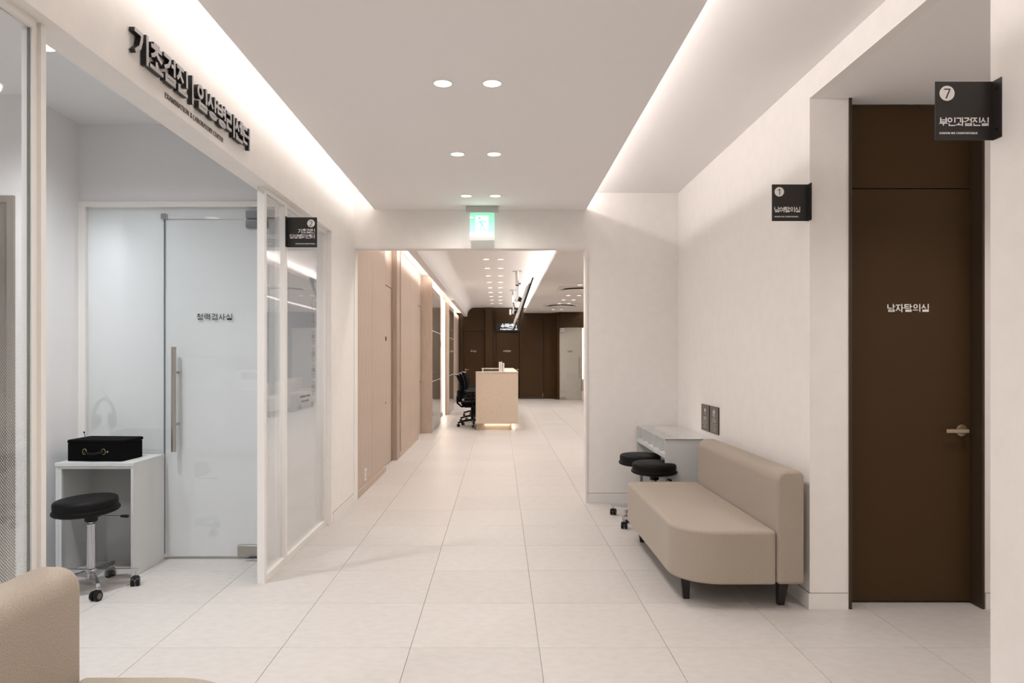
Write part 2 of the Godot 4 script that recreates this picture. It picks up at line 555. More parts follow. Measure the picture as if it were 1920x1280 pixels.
# adds one syllable to b, its left edge at off; h is the letter height, w the stroke width
func syllable(b: B, ch: String, h: float, w: float, z0: float, z1: float, off: float) -> void:
	if ch == "|":
		b.ribbon([Vector2(off + h * 0.45, -h * 0.06), Vector2(off + h * 0.45, h * 1.06)], w * 0.8, z0, z1)
		return
	var code := ch.unicode_at(0) - 0xAC00
	var ini := INITIALS[code / 588]
	var vi := (code % 588) / 28
	var fin := FINALS[code % 28]
	var has_fin := code % 28 > 0
	if VERTICAL.has(vi):
		var wide: float = 0.56 if vi != 5 and vi != 1 else 0.5
		if has_fin:
			put_strokes(b, jamo(ini, true), Rect2(0.0, 0.42, wide, 0.56), w, z0, z1, h, off)
			put_strokes(b, vowel(VERTICAL[vi]), Rect2(wide + (0.02 if vi in [4, 5, 6] else 0.06), 0.36, 0.92 - wide, 0.66), w, z0, z1, h, off)
		else:
			put_strokes(b, jamo(ini, true), Rect2(0.0, 0.12, wide, 0.8), w, z0, z1, h, off)
			put_strokes(b, vowel(VERTICAL[vi]), Rect2(wide + (0.02 if vi in [4, 5, 6] else 0.06), -0.04, 0.92 - wide, 1.06), w, z0, z1, h, off)
	elif FLAT.has(vi):
		if has_fin:
			put_strokes(b, jamo(ini, false), Rect2(0.14, 0.62, 0.7, 0.38), w, z0, z1, h, off)
			put_strokes(b, vowel(FLAT[vi]), Rect2(0.0, 0.34, 0.98, 0.26), w, z0, z1, h, off)
		else:
			put_strokes(b, jamo(ini, false), Rect2(0.1, 0.42, 0.78, 0.58), w, z0, z1, h, off)
			put_strokes(b, vowel(FLAT[vi]), Rect2(0.0, 0.02, 0.98, 0.36), w, z0, z1, h, off)
	elif MIXED.has(vi):
		var fy := 0.34 if has_fin else 0.1
		put_strokes(b, jamo(ini, false), Rect2(0.06, fy + 0.32, 0.54, 0.66 - fy), w, z0, z1, h, off)
		put_strokes(b, vowel(MIXED[vi][0]), Rect2(0.0, fy - 0.02, 0.66, 0.3), w, z0, z1, h, off)
		put_strokes(b, vowel(MIXED[vi][1]), Rect2(0.64, 0.3 if has_fin else -0.02, 0.34, 0.72 if has_fin else 1.04), w, z0, z1, h, off)
	if has_fin:
		put_strokes(b, jamo(fin, false), Rect2(0.12, 0.0, 0.8, 0.3), w, z0, z1, h, off)

func hangul(text: String, h: float, weight: float, z1: float, pitch := 1.04, centred := 0.5) -> B:
	var b := B.new()
	var whole := text.length() * pitch * h
	for k in text.length():
		if text[k] != " ":
			syllable(b, text[k], h, h * weight, 0.0, z1, k * pitch * h - whole * centred)
	return b

func latin(parent: Node3D, called: String, text: String, h: float, m: Material, at: Vector3, bold := false, align := HORIZONTAL_ALIGNMENT_CENTER, depth := 0.0012, stretch := 1.0) -> MeshInstance3D:
	var f := SystemFont.new()
	f.font_names = PackedStringArray(["Droid Sans"])
	if bold:
		f.font_weight = 700
	var t := TextMesh.new()
	t.font = f
	t.text = text
	t.font_size = 64
	t.pixel_size = h / 64.0 / 0.72
	t.depth = depth
	t.horizontal_alignment = align
	t.vertical_alignment = VERTICAL_ALIGNMENT_CENTER
	var o := part(parent, called, t, m, at)
	o.scale.x = stretch
	return o

# ------------------------------------------------------------------ lights
func downlight(label: String, group: String, at: Vector3, r: float, energy: float, warm: Color, lens: String, cone := 62.0) -> Node3D:
	var o := thing("downlight", label, "downlight", at, 0.0, group)
	var b := B.new().lathe([Vector2(r, 0.0), Vector2(r, -0.003), Vector2(r * 1.14, -0.003), Vector2(r * 1.14, 0.0)], 28)
	part(o, "trim_ring", b, M["white_frame"])
	part(o, "lens", B.new().lathe([Vector2(0.0, -0.0015), Vector2(r, -0.0015)], 28), M[lens])
	var l := SpotLight3D.new()
	l.name = "lamp"
	l.light_color = warm
	l.light_energy = energy
	l.light_size = r * 0.8
	l.spot_angle = cone
	l.spot_angle_attenuation = 1.0
	l.spot_range = 12.0
	l.spot_attenuation = 2.0
	l.shadow_enabled = true
	o.add_child(l)
	l.position = Vector3(0, -0.012, 0)
	l.rotation.x = -PI / 2
	return o

# LED strip lying on a cove lip from d0 to d1, its light thrown towards aim (x, y)
func cove(label: String, x: float, y: float, d0: float, d1: float, aim: Vector2, energy: float, warm: Color) -> void:
	var zc := (zz(d0) + zz(d1)) * 0.5
	var length := absf(zz(d1) - zz(d0))
	var o := thing("cove_light", label, "light strip", Vector3(x, y, zc), 0.0, "cove light strips")
	part(o, "channel", B.new().bx(Vector3(-0.012, -0.028, -length / 2), Vector3(0.012, -0.002, length / 2)), M["silver_plastic"])
	part(o, "diffuser", B.new().bx(Vector3(-0.009, -0.002, -length / 2), Vector3(0.009, 0.004, length / 2)), M["strip_warm"])
	var l := AreaLight3D.new()
	l.name = "lamp"
	l.area_size = Vector2(length, 0.035)
	l.area_normalize_energy = true
	l.light_energy = energy
	l.light_color = warm
	l.area_range = 14.0
	l.area_attenuation = 2.0
	l.shadow_enabled = true
	o.add_child(l)
	var f := Vector3(aim.x, aim.y, 0).normalized()
	l.position = Vector3(0, 0.012, 0) + f * 0.004
	var zaxis := -f
	var xaxis := Vector3(0, 0, 1)
	l.basis = Basis(xaxis, zaxis.cross(xaxis), zaxis)

# ------------------------------------------------------------------ furniture
func taper(b: B, top: Vector3, st: Vector2, bot: Vector3, sb: Vector2) -> B:
	var c := []
	for e in [[bot, sb], [top, st]]:
		for s in [[-1, -1], [1, -1], [1, 1], [-1, 1]]:
			c.append(e[0] + Vector3(s[0] * e[1].x * 0.5, 0, s[1] * e[1].y * 0.5))
	for k in 4:
		var l := (k + 1) % 4
		var nn: Vector3 = (c[l] - c[k]).cross(c[k + 4] - c[k]).normalized()
		if nn.dot((c[k] + c[l]) * 0.5 - bot) < 0.0:
			nn = -nn
		b.quad(c[k], c[l], c[l + 4], c[k + 4], nn)
	b.quad(c[0], c[1], c[2], c[3], Vector3.DOWN)
	b.quad(c[4], c[5], c[6], c[7], Vector3.UP)
	return b

# bench sofa; its back stands at x = 0 and it faces -x, its rounded end is at +z
func make_sofa(label: String, at: Vector3, turn: float, group: String) -> Node3D:
	var o := thing("bench_sofa", label, "sofa", at, turn, group)
	var half := 0.777
	var out := B.rrect(-0.693, -0.152, -half, half, [0.05, 0.026, 0.026, 0.25], 5)
	part(o, "seat", B.new().slab(out, 0.145, 0.44, 0.024, 0.012, 5), M["fabric"])
	var rim := []
	var p: PackedVector2Array = out[0]
	var q: PackedVector2Array = out[1]
	for k in p.size():
		var i := (k + 12) % p.size()
		var e := p[i] - q[i] * 0.004
		if e.x < -0.16:
			rim.append(Vector3(e.x, 0.425, e.y))
	part(o, "piping", B.new().tube(rim, 0.0022, 6), M["fabric"])
	var bk := B.new()
	bk.t = Transform3D(Basis(Vector3(1, 0, 0), Vector3(0, 0, -1), Vector3(0, 1, 0)), Vector3.ZERO)
	bk.slab(B.rrect(-0.15, 0.0, 0.145, 0.765, [0.022, 0.022, 0.04, 0.062], 6), -half, half, 0.02, 0.02, 5)
	part(o, "backrest", bk, M["fabric"])
	for s in [[-0.6, 0.555, -0.02, 0.0], [-0.6, -0.69, -0.02, 0.0], [-0.075, 0.66, 0.03, 0.0], [-0.075, -0.69, 0.03, 0.0]]:
		part(o, "leg", taper(B.new(), Vector3(s[0], 0.147, s[1]), Vector2(0.058, 0.05), Vector3(s[0] - s[2] * 0.5, 0.0, s[1] + s[3]), Vector2(0.034, 0.032)), M["dark_wood"])
	return o

func caster(parent: Node3D, x: float, z: float, a: float, shiny: Material) -> void:
	var c := part(parent, "caster", B.new().cyl(Vector3(0, 0.05, 0), Vector3(0, 0.075, 0), 0.006), shiny, Vector3(x, 0, z), a)
	var w := B.new()
	w.cyl(Vector3(-0.024, 0.027, 0.012), Vector3(-0.005, 0.027, 0.012), 0.027)
	w.cyl(Vector3(0.005, 0.027, 0.012), Vector3(0.024, 0.027, 0.012), 0.027)
	part(c, "wheel", w, M["black_plastic"])
	var hub := B.new()
	hub.cyl(Vector3(-0.026, 0.027, 0.012), Vector3(0.026, 0.027, 0.012), 0.017)
	part(c, "hub", hub, M["plaque"])
	part(c, "hood", B.new().rb(Vector3(-0.02, 0.04, -0.012), Vector3(0.02, 0.057, 0.026), 0.006), M["black_plastic"])

func make_stool(label: String, at: Vector3, turn: float, tilt: float, lever: float, group: String) -> Node3D:
	var o := thing("wheeled_stool", label, "stool", at, turn, group)
	var seat := part(o, "seat", B.new().lathe([Vector2(0.0, 0.452), Vector2(0.17, 0.456), Vector2(0.188, 0.462), Vector2(0.198, 0.47), Vector2(0.2, 0.478), Vector2(0.197, 0.486), Vector2(0.189, 0.489), Vector2(0.19, 0.525), Vector2(0.186, 0.538), Vector2(0.174, 0.546), Vector2(0.15, 0.55), Vector2(0.08, 0.553), Vector2(0.0, 0.554)], 64), M["black_leather"])
	seat.rotation.z = tilt
	seat.scale = Vector3(0.92, 1.0, 0.92)
	part(o, "seat_mount", B.new().lathe([Vector2(0.0, 0.405), Vector2(0.03, 0.405), Vector2(0.036, 0.412), Vector2(0.036, 0.43), Vector2(0.09, 0.45), Vector2(0.09, 0.456), Vector2(0.0, 0.456)], 24), M["black_plastic"])
	var lv := part(o, "lever", B.new().cyl(Vector3(0.08, 0.437, 0), Vector3(0.19, 0.437, 0), 0.004), M["chrome"])
	lv.rotation.y = lever
	part(lv, "grip", B.new().lathe([Vector2(0.0, 0.0), Vector2(0.007, 0.002), Vector2(0.01, 0.03), Vector2(0.009, 0.047), Vector2(0.0, 0.05)], 12), M["black_plastic"], Vector3(0.175, 0.437, 0)).rotation.z = -PI / 2
	part(o, "column", B.new().lathe([Vector2(0.0, 0.1), Vector2(0.025, 0.1), Vector2(0.025, 0.385), Vector2(0.027, 0.387), Vector2(0.027, 0.393), Vector2(0.014, 0.395), Vector2(0.014, 0.41), Vector2(0.0, 0.41)], 24), M["chrome"])
	part(o, "hub", B.new().lathe([Vector2(0.0, 0.06), Vector2(0.03, 0.06), Vector2(0.036, 0.075), Vector2(0.036, 0.122), Vector2(0.03, 0.128), Vector2(0.0, 0.128)], 24), M["chrome"])
	for k in 5:
		var a := TAU * k / 5
		var d := Vector3(cos(a), 0, sin(a))
		var s := Vector3(-sin(a), 0, cos(a))
		var b := B.new()
		var p0 := d * 0.03
		var p1 := d * 0.255
		var ring := []
		for e in [[p0, 0.018, 0.076, 0.118], [p1, 0.012, 0.08, 0.1]]:
			ring.append([e[0] - s * e[1] + Vector3.UP * e[2], e[0] + s * e[1] + Vector3.UP * e[2], e[0] + s * e[1] * 0.7 + Vector3.UP * e[3], e[0] - s * e[1] * 0.7 + Vector3.UP * e[3]])
		var nn := [Vector3.DOWN, s, Vector3.UP, -s]
		for i in 4:
			var j := (i + 1) % 4
			b.quad(ring[0][i], ring[0][j], ring[1][j], ring[1][i], nn[i])
		b.quad(ring[1][0], ring[1][1], ring[1][2], ring[1][3], d)
		part(o, "arm", b, M["chrome"])
		caster(o, d.x * 0.238, d.z * 0.238, -a + 0.7 * k, M["chrome"])
	return o

func make_office_chair(label: String, at: Vector3, turn: float, group: String) -> Node3D:
	# faces +x
	var o := thing("office_chair", label, "chair", at, turn, group)
	part(o, "seat", B.new().slab(B.rrect(-0.22, 0.25, -0.24, 0.24, [0.08, 0.08, 0.08, 0.08], 5), 0.43, 0.505, 0.03, 0.02, 4), M["black_cloth"])
	var bk := PackedVector2Array()
	var f := []
	for k in 13:
		var s := k / 12.0
		f.append(Vector2(-0.235 - 0.05 * sin(s * PI * 0.9 + 2.6) - 0.11 * s * s, 0.5 + 0.54 * s))
	for q in f:
		bk.append(q + Vector2(0.025, 0.0))
	f.reverse()
	for q in f:
		bk.append(q - Vector2(0.022, 0.0))
	part(o, "backrest", B.new().prism(bk, -0.225, 0.225), M["black_cloth"])
	part(o, "headrest_trim", B.new().rb(Vector3(-0.35, 1.012, -0.21), Vector3(-0.272, 1.056, 0.21), 0.015), M["plaque"])
	part(o, "back_support", B.new().tube([Vector3(0.0, 0.42, 0), Vector3(-0.22, 0.4, 0), Vector3(-0.3, 0.47, 0), Vector3(-0.3, 0.64, 0)], 0.022), M["black_plastic"])
	part(o, "lumbar_support", B.new().rb(Vector3(-0.315, 0.6, -0.16), Vector3(-0.258, 0.74, 0.16), 0.012), M["black_plastic"])
	for s in [-1, 1]:
		var a := part(o, "armrest", B.new().rb(Vector3(-0.14, 0.69, s * 0.27 - 0.035), Vector3(0.12, 0.72, s * 0.27 + 0.035), 0.01), M["black_plastic"])
		part(a, "armrest_post", B.new().tube([Vector3(-0.02, 0.69, s * 0.27), Vector3(-0.03, 0.5, s * 0.28), Vector3(0.0, 0.42, s * 0.2)], 0.016), M["black_plastic"])
	part(o, "column", B.new().cyl(Vector3(0, 0.1, 0), Vector3(0, 0.43, 0), 0.028), M["black_plastic"])
	part(o, "tilt_mechanism", B.new().rb(Vector3(-0.16, 0.38, -0.07), Vector3(0.12, 0.43, 0.07), 0.012), M["black_plastic"])
	for k in 5:
		var an := TAU * k / 5 + 0.3
		var d := Vector3(cos(an), 0, sin(an))
		part(o, "leg", B.new().tube([d * 0.02 + Vector3.UP * 0.13, d * 0.18 + Vector3.UP * 0.115, d * 0.31 + Vector3.UP * 0.08], 0.02, 8), M["black_plastic"])
		caster(o, d.x * 0.3, d.z * 0.3, -an, M["black_plastic"])
	return o

# flag sign that faces +z; hung from the wall on its side hand (-1: wall at its left, +1: wall at its right). Origin at the middle of the plate.
func flag_sign(label: String, at: Vector3, hand: float, digit: String, lines: Array, align: int) -> void:
	var o := thing("room_sign", label, "sign", at, 0.0, "black flag signs with white numbers")
	var s := 0.1015
	part(o, "plate", B.new().rb(Vector3(-s, -s, -0.002), Vector3(s, s, 0.002), 0.0018), M["sign_black"])
	var fl := part(o, "mounting_flange", B.new().bx(Vector3(hand * s - hand * 0.004, -s, -0.002), Vector3(hand * s, s, 0.042)), M["sign_black"])
	for y in [-0.07, 0.07]:
		part(fl, "screw", B.new().cyl(Vector3(hand * (s - 0.006), y, 0.022), Vector3(hand * (s - 0.004), y, 0.022), 0.005, -1.0, 10), M["black_plastic"])
	var side := -1.0 if align == HORIZONTAL_ALIGNMENT_LEFT else 1.0
	var disc := B.new()
	disc.t = Transform3D(Basis(Vector3(1, 0, 0), Vector3(0, 0, 1), Vector3(0, -1, 0)), Vector3(side * 0.061, 0.06, 0.0022))
	disc.slab(B.ellipse(0.026, 0.026, 32), 0.0, 0.0012, 0.0003, 0.0003, 1)
	var dd := part(o, "number_disc", disc, M["sign_white"])
	latin(dd, "number", digit, 0.034, M["ink"], Vector3(side * 0.061, 0.058, 0.0042))
	var y := -0.028 if lines.size() == 1 else -0.006
	if lines.size() == 1:
		y = -0.0525
	for t in lines:
		var h: float = 0.029
		var w: float = t.length() * h * 0.99
		var bb := hangul(t, h, 0.115, 0.0012, 0.99, 0.0)
		part(o, "lettering", bb, M["sign_white"], Vector3(-0.088 if side < 0 else 0.088 - w, y, 0.0022))
		y -= 0.0355
	latin(o, "small_lettering", "SUWON WE COMFORTABLE", 0.0066, M["sign_white"], Vector3(-0.088 if side < 0 else 0.088, -0.0775, 0.0028), true, HORIZONTAL_ALIGNMENT_LEFT if side < 0 else HORIZONTAL_ALIGNMENT_RIGHT, 0.0008, 1.12)

func lever_handle(parent: Node3D, at: Vector3, way: float, m: Material) -> void:
	# on a face that looks to +z; way -1 points the lever to -x
	var h := part(parent, "handle", B.new().cyl(at, at + Vector3(0, 0, 0.009), 0.034, 0.033, 28), m)
	part(h, "lever", B.new().rb(at + Vector3(way * -0.018, -0.012, 0.038), at + Vector3(way * 0.112, 0.012, 0.052), 0.006), m)
	part(h, "neck", B.new().cyl(at + Vector3(0, 0, 0.009), at + Vector3(0, 0, 0.04), 0.01), m)

# ------------------------------------------------------------------ the scene
func V(x: float, y: float, d: float) -> Vector3:
	return Vector3(x, y, zz(d))

func box(x0: float, x1: float, y0: float, y1: float, d0: float, d1: float) -> B:
	return B.new().bx(V(x0, y0, d0), V(x1, y1, d1))

func _ready() -> void:
	# camera: level, its lens shifted a little
	var cam := Camera3D.new()
	cam.name = "camera"
	cam.projection = Camera3D.PROJECTION_FRUSTUM
	cam.near = 0.05
	cam.far = 80.0
	cam.size = 1280.0 / FOCAL * 0.05
	cam.frustum_offset = Vector2(22.7, 31.0) / FOCAL * 0.05
	cam.position = Vector3(0, EYE, 0)
	add_child(cam)
	cam.current = true
	var we := WorldEnvironment.new()
	we.name = "environment"
	var env := Environment.new()
	env.background_mode = Environment.BG_COLOR
	env.background_color = Color(0, 0, 0)
	env.tonemap_mode = Environment.TONE_MAPPER_LINEAR
	env.tonemap_exposure = 1.0
	env.sdfgi_enabled = true
	env.ssao_enabled = true
	env.ssil_enabled = true
	we.environment = env
	add_child(we)
	make_materials()
	var warm := Color(1.0, 0.966, 0.945)
	var cove_warm := Color(1.0, 0.97, 0.955)
	var cool := Color(0.97, 0.985, 1.0)
	# cove strips
	cove("warm light strip hidden on the right lip of the corridor ceiling panel", 0.66, 2.862, -7.9, 6.58, Vector2(1, 0.7), 5.0, cove_warm)
	cove("warm light strip hidden on the left lip of the corridor ceiling panel", -1.165, 2.862, -7.9, 6.58, Vector2(-1, 0.2), 3.4, cove_warm)
	cove("warm light strip hidden on the curved bulkhead beside the wood wall", -1.17, 2.81, 6.8, 23.3, Vector2(-1, 0.5), 5.0, warm)
	cove("warm light strip on the lobby ceiling edge above the counter screens", 0.93, 2.95, 6.8, 23.3, Vector2(-1, 1.2), 16.0, warm)
	cove("warm light strip in the slot over the lobby sofas", 3.06, 2.95, 6.8, 23.3, Vector2(-1, 1.2), 14.0, warm)

	build_shell()
	build_tiles()
	build_corridor_left()
	build_exam_room()
	build_corridor_right()
	build_lobby()
	build_lobby_far()

	# downlights of the corridor, in pairs
	for k in 11:
		var d: float = 6.044 - 1.238 * k
		for s in 2:
			downlight("corridor ceiling downlight, %s one of the %s pair from the exit sign" % [["left", "right"][s], ORD[k]], "corridor downlights", V([-0.295, -0.04][s], 2.80, d), 0.046, 0.72, warm, "lens_warm", 84.0)
	downlight("large round downlight in the ceiling of the glazed examination room", "examination room downlights", V(-2.36, 2.99, 3.55), 0.075, 4.5, cool, "lens_cool", 75.0)
	downlight("round downlight near the cabinets of the examination room", "examination room downlights", V(-3.3, 2.99, 1.6), 0.075, 4.0, cool, "lens_cool", 75.0)
	downlight("round downlight of the examination room nearest the sliding opening", "examination room downlights", V(-2.36, 2.99, 1.4), 0.075, 3.6, cool, "lens_cool", 75.0)
	downlight("round downlight inside the booth behind the frosted door", "examination room downlights", V(-2.45, 2.6, 5.15), 0.075, 1.8, cool, "lens_cool", 75.0)
	downlight("round downlight in the alcove ceiling before the tall brown door", "alcove downlights", V(2.34, 2.81, 2.95), 0.046, 1.7, warm, "lens_warm", 58.0)
	for k in 13:
		for s in 2:
			downlight("lobby downlight over the counter, %s one of the %s pair from the opening" % [["left", "right"][s], ORD[k]], "lobby ceiling downlights", V([-0.24, 0.012][s], 3.09, 7.14 + 1.205 * k), 0.05, 0.95, warm, "lens_warm", 80.0)
	var rd := [9.5, 11.95, 14.4, 16.86, 18.1, 19.34, 21.7]
	for k in rd.size():
		for s in 2:
			downlight("downlight by the round air conditioners, %s one of the %s pair from the opening" % [["left", "right"][s], ORD[k]], "low lobby ceiling downlights", V([1.67, 1.935][s], 2.905, rd[k]), 0.05, 0.95, warm, "lens_warm", 80.0)

# ------------------------------------------------------------------ shell
func build_shell() -> void:
	var pl: Material = M["plaster"]
	var ce: Material = M["ceiling_paint"]
	# corridor ceiling: lower panel with two lips, upper ceiling over the coves
	var b := box(-0.98, 0.58, 2.80, 2.96, -8.0, 6.61)
	b.bx(V(-1.2, 2.80, -8.0), V(-0.98, 2.812, 6.61))
	b.bx(V(0.58, 2.80, -8.0), V(0.825, 2.812, 6.61))
	struct("ceiling", b, ce, "lowered white corridor ceiling panel with light coves along both edges", "ceiling")
	struct("ceiling_upper", box(-1.52, 1.92, 2.96, 3.06, -8.0, 6.61), ce, "raised white strip of corridor ceiling washed by the coves", "ceiling")
	b = box(1.76, 3.1, 2.81, 2.96, 2.40, 3.80)
	b.bx(V(1.92, 2.81, 3.80), V(2.664, 2.96, 4.0))
	struct("ceiling_alcove", b, ce, "white ceiling of the door alcove at the right", "ceiling")
	struct("ceiling_exam", box(-4.7, -1.52, 2.99, 3.06, -0.7, 4.80), M["exam_paper"], "white ceiling of the glazed examination room", "ceiling")
	struct("ceiling_booth", box(-2.99, -1.52, 2.60, 2.66, 4.85, 6.61), M["exam_paper"], "white ceiling of the booth behind the frosted door", "ceiling")
	# walls
	b = box(1.706, 1.92, 0.0, 2.96, 3.80, 6.61)
	b.bx(V(1.706, 2.81, 2.40), V(1.76, 2.96, 3.80))
	b.bx(V(1.76, 2.96, 2.4), V(1.92, 2.97, 3.8))
	struct("wall_right", b, pl, "warm white plaster wall behind the bench sofa, with the alcove beam", "wall")
	struct("wall_right_near", box(1.706, 3.1, 0.0, 2.96, -8.0, 2.40), pl, "warm white plaster wall at the right edge carrying the number 7 sign", "wall")
	b = box(2.664, 3.1, 0.0, 2.81, 3.80, 4.0)
	b.bx(V(3.0, 0, 2.40), V(3.1, 2.81, 3.80))
	b.bx(V(1.92, 0, 3.93), V(2.664, 2.81, 4.0))
	struct("wall_alcove", b, pl, "narrow white wall of the alcove right of the tall brown door", "wall")
	b = box(-1.52, -1.39, 0.0, 2.96, 6.61, 6.745)
	b.bx(V(-1.39, 2.427, 6.61), V(0.818, 2.96, 6.745))
	b.bx(V(0.818, 0.0, 6.61), V(6.6, 2.96, 6.745))
	b.bx(V(-1.6, 2.96, 6.61), V(6.6, 3.16, 6.745))
	struct("wall_end", b, pl, "white end wall with the wide opening to the lobby", "wall")
	b = box(-1.52, -1.396, 0.0, 2.43, 5.72, 6.61)
	b.bx(V(-1.52, 2.43, -8.0), V(-1.396, 2.99, 6.61))
	b.bx(V(-1.52, 0.0, -8.0), V(-1.396, 2.43, 0.9))
	struct("wall_left", b, pl, "warm white left wall and the fascia that carries the big lettering", "wall")
	struct("wall_behind", box(-1.52, 3.1, 0.0, 2.96, -8.15, -8.0), pl, "white wall at the near end of the corridor", "wall")
	# trim round the opening
	b = box(-1.41, -1.39, 0.0, 2.447, 6.60, 6.61)
	b.bx(V(0.818, 0.0, 6.60), V(0.838, 2.447, 6.61))
	b.bx(V(-1.39, 2.427, 6.60), V(0.818, 2.447, 6.61))
	struct("trim_1", b, M["white_frame"], "slim white frame around the opening to the lobby", "trim")
	# baseboards, each with a recessed line above it
	b = box(0.838, 1.706, 0.0, 0.085, 6.603, 6.61)
	struct("baseboard_end", b, M["white_frame"], "white baseboard under the end wall beside the writing table", "baseboard")
	struct("baseboard_right", box(1.697, 1.706, 0.0, 0.085, 3.80, 6.60), M["white_frame"], "white baseboard behind the bench sofa", "baseboard")
	b = box(1.697, 1.915, 0.0, 0.085, 3.791, 3.80)
	struct("baseboard_pillar", b, M["white_frame"], "white baseboard between the sofa corner and the brown door", "baseboard")
	struct("baseboard_alcove", box(2.67, 3.0, 0.0, 0.085, 3.791, 3.80), M["white_frame"], "short white baseboard right of the tall brown door", "baseboard")
	struct("baseboard_left", box(-1.396, -1.388, 0.0, 0.085, 5.76, 6.59), M["white_frame"], "white baseboard on the left wall before the opening", "baseboard")
	# dark shadow gaps above the baseboards
	b = box(0.838, 1.70, 0.085, 0.089, 6.606, 6.612)
	b.bx(V(1.703, 0.085, 3.797), V(1.707, 0.089, 6.61))
	b.bx(V(1.703, 0.085, 3.797), V(1.915, 0.089, 3.801))
	b.bx(V(-1.397, 0.085, 5.76), V(-1.393, 0.089, 6.59))
	b.bx(V(2.67, 0.085, 3.797), V(3.0, 0.089, 3.801))
	struct("trim_2", b, M["grout"], "thin recessed grey line above the white baseboards", "trim")

# ------------------------------------------------------------------ floor tiles
func build_tiles() -> void:
	var fl := struct("floor", box(-4.8, 6.7, -0.12, -0.005, -8.15, 24.2), M["grout"], "pale stone tile floor running from the corridor into the lobby", "floor")
	var g := 0.0011
	var h := TILE * 0.5 - g
	var tb := B.new()
	var e := 0.0006
	tb.quad(Vector3(-h + e, 0, -h + e), Vector3(h - e, 0, -h + e), Vector3(h - e, 0, h - e), Vector3(-h + e, 0, h - e), Vector3.UP)
	for k in 4:
		var c := [Vector2(-1, -1), Vector2(1, -1), Vector2(1, 1), Vector2(-1, 1)]
		var p: Vector2 = c[k]
		var q: Vector2 = c[(k + 1) % 4]
		var o := Vector3((p.x + q.x) * 0.5, 0, (p.y + q.y) * 0.5)
		tb.quad(Vector3(p.x * (h - e), 0, p.y * (h - e)), Vector3(q.x * (h - e), 0, q.y * (h - e)), Vector3(q.x * h, -e, q.y * h), Vector3(p.x * h, -e, p.y * h), (o + Vector3.UP).normalized())
		tb.quad(Vector3(p.x * h, -e, p.y * h), Vector3(q.x * h, -e, q.y * h), Vector3(q.x * h, -0.005, q.y * h), Vector3(p.x * h, -0.005, p.y * h), o)
	var tile_mesh := tb.mesh()
	var rest := [B.new(), B.new(), B.new()]
	var rng := RandomNumberGenerator.new()
	rng.seed = 11
	var z0 := -3.3725
	for j in range(-19, 35):
		for i in range(-8, 10):
			var x := 0.1866 + TILE * (i + 0.5)
			var z := z0 - TILE * (j + 0.5)
			var d := -z
			var tone := rng.randi_range(0, 2)
			if x < -4.6 or x > 6.4 or d > 24.4 or d < -8.0:
				continue
			if (d > 6.9 or d < -0.6) and x < -1.75 or d < 6.5 and x > 3.2:
				continue
			var near := d > 1.6 and d < 6.9 and x > -3.2 and x < 3.1 or d >= 6.9 and d < 13.3 and x < 1.8
			if near:
				part(fl, "tile", tile_mesh, M["tile_%d" % tone], Vector3(x, 0, z))
			else:
				var bb: B = rest[tone]
				bb.t.origin = Vector3(x, 0, z)
				bb.quad(Vector3(-h, 0, -h), Vector3(h, 0, -h), Vector3(h, 0, h), Vector3(-h, 0, h), Vector3.UP)
				for k in 4:
					var c := [Vector2(-1, -1), Vector2(1, -1), Vector2(1, 1), Vector2(-1, 1)]
					var p: Vector2 = c[k]
					var q: Vector2 = c[(k + 1) % 4]
					bb.quad(Vector3(p.x * h, 0, p.y * h), Vector3(q.x * h, 0, q.y * h), Vector3(q.x * h, -0.005, q.y * h), Vector3(p.x * h, -0.005, p.y * h), Vector3((p.x + q.x) * 0.5, 0, (p.y + q.y) * 0.5))
	for k in 3:
		rest[k].t = Transform3D()
		var o := part(fl, "far_tiles", rest[k], M["tile_%d" % k])
		o.set_meta("kind", "stuff")

